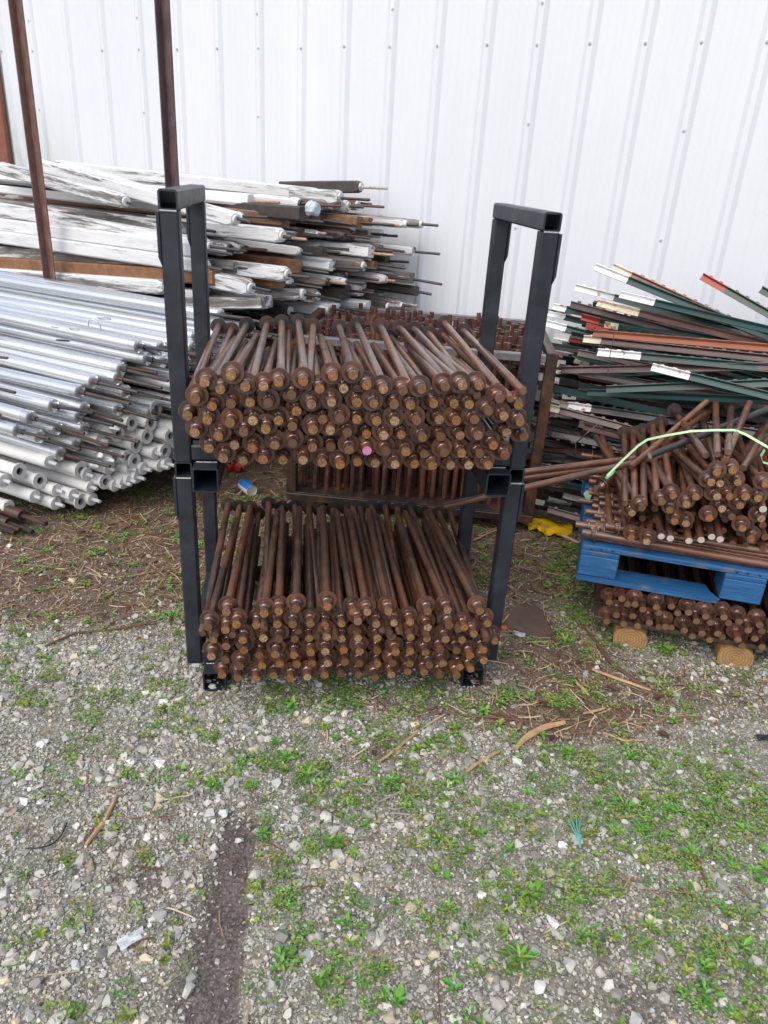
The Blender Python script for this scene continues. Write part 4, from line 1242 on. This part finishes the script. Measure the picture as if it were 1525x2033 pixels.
# ------------------------------------------------------------------ gravel
def hulls(n, k, flat=.65):
    out = []
    for s in range(n):
        bm = bmesh.new()
        for i in range(k):
            v = Vector((random.gauss(0, 1), random.gauss(0, 1), random.gauss(0, 1))).normalized()
            v *= rnd(.8, 1.05)
            bm.verts.new((v.x, v.y*rnd(.75, .95), v.z*flat))
        r = bmesh.ops.convex_hull(bm, input=bm.verts[:])
        bmesh.ops.delete(bm, geom=[q for q in r['geom_interior'] if isinstance(q, bmesh.types.BMVert)], context='VERTS')
        bmesh.ops.triangulate(bm, faces=bm.faces[:])
        bmesh.ops.recalc_face_normals(bm, faces=bm.faces[:])
        bm.verts.index_update()
        out.append((np.array([v.co[:] for v in bm.verts]), np.array([[v.index for v in f.verts] for f in bm.faces])))
        bm.free()
    return out
def sample(n, dens, y0=.72, y1=3.6):
    xs, ys = [], []
    tot = 0
    while tot < n:
        y = RNG.uniform(y0, y1, 60000); x = RNG.uniform(-2.2, 2.4, 60000)
        over = np.maximum(np.maximum(-0.56*y-.36-x, x-0.60*y-.34), 0)      # thins out beyond the ground in view
        keep = RNG.uniform(0, 1, len(x)) < np.where(over > 0, np.clip(.55-over*.6, 0, 1), 1)
        x, y = x[keep], y[keep]
        keep = RNG.uniform(0, 1, len(x)) < dens(x, y)
        xs.append(x[keep]); ys.append(y[keep]); tot += keep.sum()
    return np.concatenate(xs)[:n], np.concatenate(ys)[:n]
def stone_density(x, y):
    b, m = zones(x, y)
    left = np.clip(.72 - x*.32, .5, 1)
    d = (1-.9*b)*(1-.93*m)*np.clip(.55+1.4*(fbm(x*4.5, y*4.5, 71)-.35), .12, 1)*left
    return d*np.clip((3.3-y)/1.0, 0.1, 1)*(puddle_r(x, y) > 1.25)
def rotations(n):
    q = RNG.normal(size=(n, 4)); q /= np.linalg.norm(q, axis=1)[:, None]
    w_, x, y, z = q.T
    return np.stack([1-2*(y*y+z*z), 2*(x*y-z*w_), 2*(x*z+y*w_), 2*(x*y+z*w_), 1-2*(x*x+z*z), 2*(y*z-x*w_), 2*(x*z-y*w_), 2*(y*z+x*w_), 1-2*(x*x+y*y)], -1).reshape(n, 3, 3)
def gravel(n, rlo, rhi, k, sink, tilt=True, dens=stone_density, tone=None):
    x, y = sample(n, dens)
    z = height(x, y)
    r = rlo + (rhi-rlo)*RNG.uniform(0, 1, n)**2.2
    var = hulls(10, k)
    pick = RNG.integers(0, 10, n)
    rr = RNG.uniform(0, 1, n)
    g = RNG.normal(.43, .095, n).clip(.15, .66)
    col = np.stack([g*1.02, g*1.0, g*.91], -1)
    col[rr < .035] = [.76, .75, .73]
    dk = (rr > .93); col[dk] *= .5
    bg_ = (rr > .82) & ~dk; col[bg_] = col[bg_]*np.array([1.12, .98, .76])
    bl = (rr > .72) & (rr <= .82); col[bl] = col[bl]*np.array([.93, .98, 1.06])
    if tone is not None: col = np.array(tone)[None]*RNG.uniform(.5, 1.35, (n, 1))
    VV, FF, CC = [], [], []
    off = 0
    for s in range(10):
        i = np.where(pick == s)[0]
        if not len(i): continue
        bv, bf = var[s]
        th = RNG.uniform(0, 2*np.pi, len(i))
        R = rotations(len(i)) if not tilt else None
        if tilt:
            c, sn = np.cos(th), np.sin(th)
            Rz = np.zeros((len(i), 3, 3)); Rz[:, 0, 0] = c; Rz[:, 0, 1] = -sn; Rz[:, 1, 0] = sn; Rz[:, 1, 1] = c; Rz[:, 2, 2] = 1
            tx = RNG.normal(0, .35, len(i)); c, sn = np.cos(tx), np.sin(tx)
            Rx = np.zeros((len(i), 3, 3)); Rx[:, 0, 0] = 1; Rx[:, 1, 1] = c; Rx[:, 1, 2] = -sn; Rx[:, 2, 1] = sn; Rx[:, 2, 2] = c
            R = Rz @ Rx
        sc = r[i][:, None]*RNG.uniform(.75, 1.2, (len(i), 3))
        P = np.einsum('nij,nkj->nki', R, bv[None]*sc[:, None, :])
        P += np.stack([x[i], y[i], z[i] + r[i]*sink], -1)[:, None, :]
        VV.append(P.reshape(-1, 3))
        FF.append((bf[None] + (np.arange(len(i))*len(bv))[:, None, None]).reshape(-1, 3) + off)
        CC.append(np.repeat(col[i], len(bv), 0))
        off += len(i)*len(bv)
    return np.concatenate(VV), np.concatenate(FF), np.concatenate(CC)
parts = [gravel(3300, .0085, .021, 15, .22), gravel(46000, .004, .009, 10, .3), gravel(78000, .002, .0048, 8, .35)]
V = np.concatenate([p[0] for p in parts]); Cc = np.concatenate([p[2] for p in parts])
o = 0; FF = []
for p in parts: FF.append(p[1]+o); o += len(p[0])
tag(add('gravel', np_mesh('gravel', V, np.concatenate(FF), M_STONE, Cc)), 'loose grey limestone gravel over the yard', 'gravel', kind='stuff')

def crumb_density(x, y):
    b, m = zones(x, y)
    return np.clip(.9*m*(.35+.9*fbm(x*10, y*10, 81)) + .35*b, 0, 1)*(puddle_r(x, y) > 1.3)
Vc, Fc, Kc = gravel(15000, .0016, .0085, 9, .25, dens=crumb_density, tone=(.15, .122, .108))
tag(add('soil_crumbs', np_mesh('soil_crumbs', Vc, Fc, M_STONE, Kc)), 'dark crumbs and clods of damp soil in the rut', 'soil', kind='stuff')

# ------------------------------------------------------------------ weeds
def leaf_geo(P, az, pitch, L, W, droop, col):
    """arrays of leaves: 8 triangles each, folded along the midrib and arched"""
    n = len(L)
    ts = [0.0, 0.35, 0.7, 1.0]; ws = [0.12, 1.0, 0.8, 0.0]
    d = np.stack([np.cos(az), np.sin(az), np.zeros(n)], -1); s = np.stack([-np.sin(az), np.cos(az), np.zeros(n)], -1)
    V = []
    for t, wv in zip(ts, ws):
        a = pitch*t - droop*t*t*.5
        c = P + d*(L*t*np.cos(a*.6))[:, None]; c[:, 2] += L*t*np.sin(pitch) - L*droop*t*t*.5
        up = (W*wv*.22)
        for k in (-.5, 0, .5):
            q = c + s*(W*wv*k)[:, None]
            q[:, 2] += np.where(k == 0, 0, 1)*up
            V.append(q)
    V = np.stack(V, 1)                      # n,12,3
    F = []
    for j in range(3):
        for k in range(2):
            a, b, c_, e = j*3+k, j*3+k+1, (j+1)*3+k+1, (j+1)*3+k
            F += [(a, b, c_), (a, c_, e)]
    F = np.array(F)
    FFv = (F[None] + (np.arange(n)*12)[:, None, None]).reshape(-1, 3)
    return V.reshape(-1, 3), FFv, np.repeat(col, 12, 0)
def greens(n, base=(.085, .19, .038), var=.3):
    k = RNG.uniform(1-var, 1+var, (n, 1)); c = np.array(base)[None]*k
    c[:, 0] *= RNG.uniform(.7, 1.5, n); c[:, 2] *= RNG.uniform(.6, 1.4, n)
    return c
def weed_density(x, y):
    b, m = zones(x, y)
    f = field(B_WEED, x, y)*.62 + 1.6*(fbm(x*15, y*15, 51)-.5) + .06
    return np.clip(f, .012, 1)*(1-.9*m)*(puddle_r(x, y) > 1.1)
geo = []
cx, cy = sample(3150, weed_density)
typ = RNG.uniform(0, 1, len(cx))
Pl, Az, Pi, Le, Wi, Dr, Co = [], [], [], [], [], [], []
def push(p, az, pi_, le, wi, dr, co):
    Pl.append(p); Az.append(az); Pi.append(pi_); Le.append(le); Wi.append(wi); Dr.append(dr); Co.append(co)
for i in range(len(cx)):
    x, y, t = cx[i], cy[i], typ[i]
    tone = RNG.uniform(.75, 1.25); warm = RNG.uniform(.8, 1.5)
    if t < .55:      # creeping, tiny leaves
        n = RNG.integers(9, 26); rad = RNG.uniform(.012, .04)
        a = RNG.uniform(0, 2*np.pi, n); r = rad*np.sqrt(RNG.uniform(0, 1, n))
        X_, Y_ = x+r*np.cos(a), y+r*np.sin(a)
        P = np.stack([X_, Y_, height(X_, Y_)+.004+RNG.uniform(0, .014, n)], -1)
        le = RNG.uniform(.006, .013, n)
        push(P, RNG.uniform(0, 2*np.pi, n), RNG.uniform(0, .6, n), le, le*.62, RNG.uniform(.1, .4, n), greens(n, (.12*tone*warm, .245*tone, .05*tone), .25))
    elif t < .88:    # rosette
        n = RNG.integers(5, 11); s = RNG.uniform(.009, .022)
        P = np.tile([x, y, height(np.array([x]), np.array([y]))[0]+.003], (n, 1))
        le = s*RNG.uniform(.6, 1.2, n)
        push(P, np.arange(n)*2.4+RNG.uniform(0, 6), RNG.uniform(.15, .9, n), le, le*RNG.uniform(.4, .6), RNG.uniform(.2, .8, n), greens(n, (.115*tone*warm, .235*tone, .047*tone), .2))
    else:            # grass
        n = RNG.integers(6, 14); s = RNG.uniform(.018, .045)
        a = RNG.uniform(0, 2*np.pi, n); r = RNG.uniform(0, .008, n)
        X_, Y_ = x+r*np.cos(a), y+r*np.sin(a)
        P = np.stack([X_, Y_, height(X_, Y_)], -1)
        le = s*RNG.uniform(.5, 1.2, n)
        push(P, a, RNG.uniform(.5, 1.3, n), le, np.full(n, .0026), RNG.uniform(.2, .9, n), greens(n, (.08*tone*warm, .18*tone, .03*tone), .25))
Vw, Fw, Cw = leaf_geo(*[np.concatenate(q) for q in (Pl, Az, Pi, Le, Wi, Dr, Co)])
tag(add('weeds', np_mesh('weeds', Vw, Fw, M_LEAF, Cw)), 'low green weeds and clover creeping over the gravel', 'weeds', kind='stuff')
# larger plants, one by one
def plant_mesh(kind):
    if kind == 0: n, s, wr = RNG.integers(8, 14), .036, .44
    elif kind == 1: n, s, wr = RNG.integers(16, 26), .03, .5
    else: n, s, wr = RNG.integers(14, 24), .042, .22
    le = s*RNG.uniform(.45, 1.1, n)
    P = np.stack([RNG.normal(0, .009, n), RNG.normal(0, .009, n), RNG.uniform(-.004, .03 if kind == 1 else .014, n)], -1)
    pit = RNG.uniform(.25, 1.1, n)
    V, F, C = leaf_geo(P, np.arange(n)*2.4, pit, le, le*wr, RNG.uniform(.2, .8, n), greens(n, (.1, .26, .04), .25))
    return np_mesh('weed_plant', V, F, M_LEAF, C)
PM = [plant_mesh(k % 3) for k in range(9)]
WP = [(850,1660),(1055,1785),(1290,1840),(1440,1810),(1400,1990),(1270,1655),(1250,1510),(1190,1600),(1340,1500),(1480,1650),(1125,1500),(830,1490),(570,1510),(545,1480),(480,1520),(520,1660),(560,1920),(1140,1590),(1500,1735),(1390,1925),
      (1030,1910),(1450,2010),(1370,1700),(1310,1670),(580,1410),(770,1560),(690,1840),(720,1950),(640,1950),(890,1800),(900,1960),(790,1990),(1010,1690),(950,1660),(340,1225),(1110,1395),(1270,1275),(1320,1300),(1120,1275),(430,1560),(500,1560),(1240,1610),(960,1420),(900,1560),(1160,1860),(1480,1890),(660,1680),(610,1545),(1330,1610),(1400,1600)]
for i, (px, py) in enumerate(WP):
    p = on_z(px, py)
    z = float(height(np.array([p.x]), np.array([p.y]))[0])
    s = rnd(.55, 1.05)
    k = i % 9
    lab = ['broad leaved green weed rosette growing in the gravel', 'bushy small leaved green weed growing in the gravel', 'spiky narrow leaved green weed growing in the gravel'][k % 3]
    o = add('weed_plant', PM[k], None, Matrix.Translation((p.x, p.y, z)) @ Matrix.Rotation(rnd(0, 6.28), 4, 'Z') @ Matrix.Scale(s, 4))
    tag(o, lab, 'weed', ['broad leaved weeds', 'bushy weeds', 'spiky weeds'][k % 3])

# ------------------------------------------------------------------ straw, needles, dead leaves
def straw_density(x, y):
    b, m = zones(x, y)
    return np.clip(.02 + b*.9, 0, 1)*(1-.7*m)*(puddle_r(x, y) > 1.0)
n = 11000
x, y = sample(n, straw_density, .75, 4.2)
L = RNG.uniform(.02, .085, n)*np.where(RNG.uniform(0, 1, n) < .12, 1.8, 1)
az = RNG.uniform(0, 2*np.pi, n)
wd_ = RNG.uniform(.0009, .0022, n)
bend = RNG.normal(0, .25, n)
V = []
for t in (-.5, 0, .5):
    a = az + bend*t
    X_, Y_ = x+np.cos(a)*L*t, y+np.sin(a)*L*t
    Zc = height(X_, Y_) + .004 + RNG.uniform(0, .006, n)
    for s in (-1, 1):
        V.append(np.stack([X_-np.sin(a)*wd_*s, Y_+np.cos(a)*wd_*s, Zc + (.0008 if s > 0 else 0)], -1))
V = np.stack(V, 1)
F = np.array([(0, 1, 3), (0, 3, 2), (2, 3, 5), (2, 5, 4)])
FFs = (F[None]+(np.arange(n)*6)[:, None, None]).reshape(-1, 3)
tone = RNG.uniform(0, 1, n)
Cs = np.where(tone[:, None] < .5, np.array([.3, .2, .11])[None], np.where(tone[:, None] < .8, np.array([.14, .06, .035])[None], np.array([.48, .39, .25])[None]))*RNG.uniform(.7, 1.2, (n, 1))
tag(add('straw_litter', np_mesh('straw_litter', V.reshape(-1, 3), FFs, M_STRAW, np.repeat(Cs, 6, 0))), 'dead straw and brown needles scattered on the soil', 'straw', kind='stuff')
n = 420
x, y = sample(n, lambda a, b: np.clip(zones(a, b)[0]-.2, 0, 1), .8, 4.0)
le = RNG.uniform(.015, .05, n)
P = np.stack([x, y, height(x, y)+.006], -1)
V, F, C = leaf_geo(P, RNG.uniform(0, 6.28, n), RNG.uniform(-.1, .4, n), le, le*RNG.uniform(.4, .7, n), RNG.uniform(-.3, .5, n), np.array([.11, .06, .042])[None]*RNG.uniform(.5, 1.7, (n, 1)))
tag(add('dead_leaves', np_mesh('dead_leaves', V, F, M_STRAW, C)), 'curled brown dead leaves strewn on the damp soil', 'leaves', kind='stuff')

# ------------------------------------------------------------------ loose sticks and litter
def gz(p): return float(height(np.array([p[0]]), np.array([p[1]]))[0])
M_STICK = m_plain('pale_split_wood', (0.54, 0.35, 0.19), 0.6, 60, 0.5)
M_TWIG = m_plain('brown_twig', (0.16, 0.085, 0.05), 0.65, 60, 0.5)
M_GREYW = m_plain('grey_splinter', (0.2, 0.165, 0.15), 0.7, 60, 0.5)
def stick(pxs, r, mat, label, name='wood_stick', flat=False, lift=.004):
    pts = []
    P = [on_z(*q) for q in pxs]
    for i in range(len(P)-1):
        for t in (0, .33, .66):
            p = P[i].lerp(P[i+1], t); pts.append(p)
    pts.append(P[-1])
    lift += .003
    out = []
    for i, p in enumerate(pts):
        out.append(Vector((p.x + rnd(-.0015, .0015), p.y + rnd(-.0015, .0015), gz(p) + r*.7 + lift)))
    mb = MB()
    rs = [r*(.7 + .5*math.sin(math.pi*min(1, (i+.6)/len(out)))) for i in range(len(out))]
    mb.path(out, rs, 6)
    tag(add(name, mb.mesh(name, mat, smooth=True, angle=50)), label, 'stick')
stick([(233,1585),(205,1640),(172,1685)], .0055, M_STICK, 'pale split stick lying alone on the open gravel')
stick([(826,1459),(790,1490),(752,1518)], .0042, M_STICK, 'straight peeled stick lying among weeds in front of the racks')
stick([(990,1497),(955,1518),(925,1537)], .0045, M_STICK, 'short peeled stick lying right of the rope loops')
stick([(1120,1441),(1075,1452),(1045,1470),(1023,1492)], .009, M_STICK, 'broad curved strip of splintered pale bark on the ground')
stick([(1150,1240),(1180,1275),(1215,1325),(1255,1355),(1310,1385)], .006, M_TWIG, 'long brown branch lying in front of the timbers')
stick([(1175,1335),(1230,1355),(1290,1375)], .005, M_STICK, 'long pale stalk lying beside the brown branch')
stick([(1195,1460),(1240,1477),(1285,1472)], .0035, M_STICK, 'bent pale stalk lying on the weedy gravel')
stick([(1158,1422),(1200,1410)], .004, M_STICK, 'small splinter of yellow wood by the weeds')
stick([(1140,1355),(1168,1385)], .0045, M_STICK, 'yellow wood splinter on the brown soil near the rack')
stick([(1012,1365),(1050,1392)], .006, M_GREYW, 'flat grey weathered wood splinter near the rack foot')
stick([(842,1414),(930,1424),(1060,1438)], .003, M_TWIG, 'thin dark twig lying level on the soil in front of the rack')
stick([(1260,1628),(1222,1630)], .003, M_STICK, 'tiny yellow stalk among the thick weeds')
stick([(300,1240),(240,1250),(150,1260),(90,1288)], .004, M_TWIG, 'reddish dead stalk lying along the gravel edge by the pole heap')
stick([(1380,1705),(1395,1745),(1402,1760)], .003, M_TWIG, 'short dark twig in the weeds')
stick([(1460,1755),(1490,1790)], .004, M_GREYW, 'grey brown splinter near the weeds and pale stones')
stick([(1035,1040),(1090,1055),(1150,1082)], .008, M_STICK, 'long pale broken branch lying beside the yellow plastic')
stick([(1040,985),(1062,1000),(1080,1025)], .005, M_STICK, 'splintered pale stick end by the foot of the rear rack')
stick([(940,1075),(985,1055)], .004, M_STICK, 'small pale stick on the soil between the rack posts')
stick([(1010,1215),(992,1240)], .004, M_STICK, 'little pale twig at the edge of the puddle')
stick([(470,990),(500,965),(512,958)], .0035, M_STICK, 'thin pale stick leaning against the can', lift=.02)
stick([(122,1735),(80,1750),(40,1735)], .0008, M_DWIRE, 'fine dark wire end in the gravel', name='wire_end')
# branch standing in the T posts
mb = MB()
Bp = [on_z(1145, 985, .1), on_z(1137, 960, .2), on_z(1143, 900, .42), on_z(1143, 880, .48), on_z(1120, 865, .5), on_z(1105, 868, .5)]
mb.path(Bp, [.005, .006, .005, .004, .004, .003], 6)
mb.path([Bp[3], on_z(1165, 860, .58), on_z(1195, 835, .62)], [.004, .003, .002], 6)
mb.path([Bp[1], on_z(1110, 977, .16)], [.004, .002], 6)
tag(add('dead_branch', mb.mesh('dead_branch', M_GREYW, smooth=True, angle=60)), 'bare grey forked branch standing in front of the post pile', 'branch')

# drink can
M_CANS = m_plain('can_aluminium', (0.72, 0.72, 0.73), 0.3, 30, 0.15, Metallic=0.5)
def can_mat():
    q = NT('can_print'); tc = q.n('TexCoord'); sx = q.n('SeparateXYZ'); q.l(tc.outputs['Object'], sx.inputs[0])
    band = q.ramp(q.math('MULTIPLY_ADD', sx.outputs[2], 14.0), [(0.66, 0.0), (0.68, 1.0)])
    c = q.mix(band, (0.68, 0.7, 0.76), (0.03, 0.2, 0.62))
    return q.set(Base_Color=c, Roughness=0.3, Metallic=0.2)
root_p = on_z(490, 985)
d = Vector((.55, -.75, 0)).normalized()
r = thing('drink_can', 'white and blue drink can lying on its side behind the black racks', 'can', frame(Vector((root_p.x-.04, root_p.y+.09, gz(root_p)+.034)), d))
mb = MB(); mb.lathe([(0.0, .024), (.006, .029), (.012, .033), (.108, .033), (.115, .03)], 24, cap0=False, cap1=False)
add('body', mb.mesh('body', can_mat(), angle=40), r)
mb = MB(); mb.lathe([(.113, .0298), (.118, .0292), (.118, .027), (.114, .0262)], 24, cap0=False)
add('lid', mb.mesh('lid', M_CANS, angle=40), r)
mb = MB(); mb.lathe([(.0, .024), (.004, .012)], 24, cap0=False)
add('base', mb.mesh('base', M_CANS, angle=40), r)

# crumpled sheets
def crumple(name, px, wx, wy, mat, label, cat, hgt=.02, rot=0, n=9, th=.001, shape=None, seed=1):
    c = on_z(*px)
    rr = random.Random(seed)
    top = []
    for j in range(n):
        for i in range(n):
            a, b = (i/(n-1)-.5), (j/(n-1)-.5)
            k = shape(a, b) if shape else 1
            e = 1 + rr.uniform(-.04, .04)
            top.append(Vector((a*wx*e*k, b*wy*e*k, .004 + hgt*(.5+.5*math.sin(a*9+rr.uniform(-1, 1))*math.cos(b*7+rr.uniform(-1, 1))))))
    vs = top + [v - Vector((0, 0, th)) for v in top]
    N = n*n; fs = []
    for j in range(n-1):
        for i in range(n-1):
            a = j*n+i
            fs += [(a, a+1, a+n+1, a+n), (N+a, N+a+n, N+a+n+1, N+a+1)]
    for i in range(n-1):
        for a, b in ((i, i+1), ((n-1)*n+i+1, (n-1)*n+i), ((i+1)*n, i*n), (i*n+n-1, (i+1)*n+n-1)):
            fs.append((b, a, N+a, N+b))
    mb = MB(); mb.add(vs, fs)
    return tag(add(name, mb.mesh(name, mat, smooth=True, angle=50), None, Matrix.Translation((c.x, c.y, gz(c))) @ Matrix.Rotation(rot, 4, 'Z')), label, cat)
M_YEL = m_plain('yellow_plastic', (0.72, 0.45, 0.015), 0.35, 12, 0.2)
crumple('plastic_sheet', (1088, 1052), .23, .24, M_YEL, 'bright yellow crumpled plastic sheet between the racks and the pallet', 'plastic', .035, -.5, seed=3, shape=lambda a, b: 1-.55*abs(b-.1))
M_RED = m_plain('red_plastic', (0.5, 0.025, 0.02), 0.4, 20, 0.3)
crumple('red_plastic_scrap', (468, 938), .09, .07, M_RED, 'crushed red plastic cup on the soil behind the upper rack', 'plastic', .06, .3, seed=5)
M_ORG = m_plain('orange_tape', (0.75, 0.1, 0.03), 0.5, 20, 0.2)
crumple('orange_scrap', (999, 1246), .03, .02, M_ORG, 'tiny scrap of orange marking tape beside the puddle', 'tape', .008, .2, seed=6, n=5)
M_FOILW = m_plain('foil_wrapper', (0.66, 0.7, 0.74), 0.3, 40, 0.3, Metallic=0.3)
crumple('foil_wrapper', (262, 1868), .06, .028, M_FOILW, 'crumpled silver foil wrapper on the gravel beside the wheel rut', 'wrapper', .009, .7, seed=8, n=8)
crumple('plastic_chip', (1030, 1255), .05, .03, M_FOILW, 'thin white plastic sliver at the edge of the puddle', 'plastic', .006, -.4, seed=12, n=6)
M_BLK = m_plain('black_rubber', (0.02, 0.022, 0.028), 0.45, 20, 0.3)
crumple('rubber_scrap', (1515, 1468), .05, .025, M_BLK, 'black rubber scrap on the gravel below the timbers', 'scrap', .012, .1, seed=9, n=6)
crumple('black_scrap', (1096, 1468), .022, .014, M_BLK, 'small black plastic chip beside the splintered bark strip', 'scrap', .006, .6, seed=10, n=5)
def cord(name, pxs, r, mat, label, cat, lift=.004):
    P = [on_z(*q) for q in pxs]
    pts = []
    for i in range(len(P)-1):
        p0, p1, p2, p3 = P[max(i-1, 0)], P[i], P[i+1], P[min(i+2, len(P)-1)]
        for t in (0, .25, .5, .75):
            q = .5*((2*p1) + (p2-p0)*t + (2*p0-5*p1+4*p2-p3)*t*t + (3*p1-p0-3*p2+p3)*t**3)
            pts.append(q)
    pts.append(P[-1])
    mb = MB(); mb.path([Vector((p.x, p.y, gz(p)+r+lift)) for p in pts], r, 6)
    tag(add(name, mb.mesh(name, mat, smooth=True, angle=70)), label, cat)
M_ROPE = m_plain('old_grey_rope', (0.33, 0.31, 0.26), 0.8, 120, 0.5)
cord('rope_piece', [(745,1597),(735,1585),(722,1575),(714,1568),(718,1561),(730,1562),(742,1566),(745,1577),(738,1585)], .0036, M_ROPE, 'old grey rope curled in a loop on the gravel', 'rope')
cord('rope_piece', [(750,1598),(775,1586),(800,1574)], .0034, M_ROPE, 'straight length of old grey rope right of the rope loop', 'rope')
cord('rope_piece', [(770,1608),(785,1612),(800,1606)], .0034, M_ROPE, 'short bent bit of old grey rope below the straight length', 'rope')
cord('rope_piece', [(775,1620),(795,1619),(815,1621)], .0034, M_ROPE, 'lowest short bit of old grey rope', 'rope')
cord('zip_tie', [(52,1692),(80,1691),(105,1682),(122,1665),(134,1640)], .0022, M_BLK, 'black curved cable tie lying on the open gravel', 'cable tie', .008)
cord('zip_tie', [(705,1381),(725,1392),(742,1391),(760,1379)], .002, m_plain('white_nylon', (0.55, 0.55, 0.52), 0.4), 'pale curved cable tie in the weeds under the lower rack', 'cable tie', .008)
cord('bent_wire', [(130,1585),(140,1592),(152,1590),(158,1580)], .0016, m_plain('yellow_twine', (0.5, 0.45, 0.2), 0.6), 'yellowish curl of twine on the open gravel', 'twine')
M_TEAL = m_plain('teal_twine', (0.1, 0.42, 0.36), 0.6, 80, 0.3)
mb = MB()
for dx in (-14, -6, 2, 10):
    P = [on_z(1150, 1692), on_z(1144+dx*.3, 1670), on_z(1138+dx*1.0, 1645)]
    mb.path([Vector((p.x, p.y, gz(p)+.016+i*.006)) for i, p in enumerate(P)], .0017, 5)
tag(add('frayed_twine', mb.mesh('frayed_twine', M_TEAL)), 'frayed bit of teal twine among the weeds', 'twine')
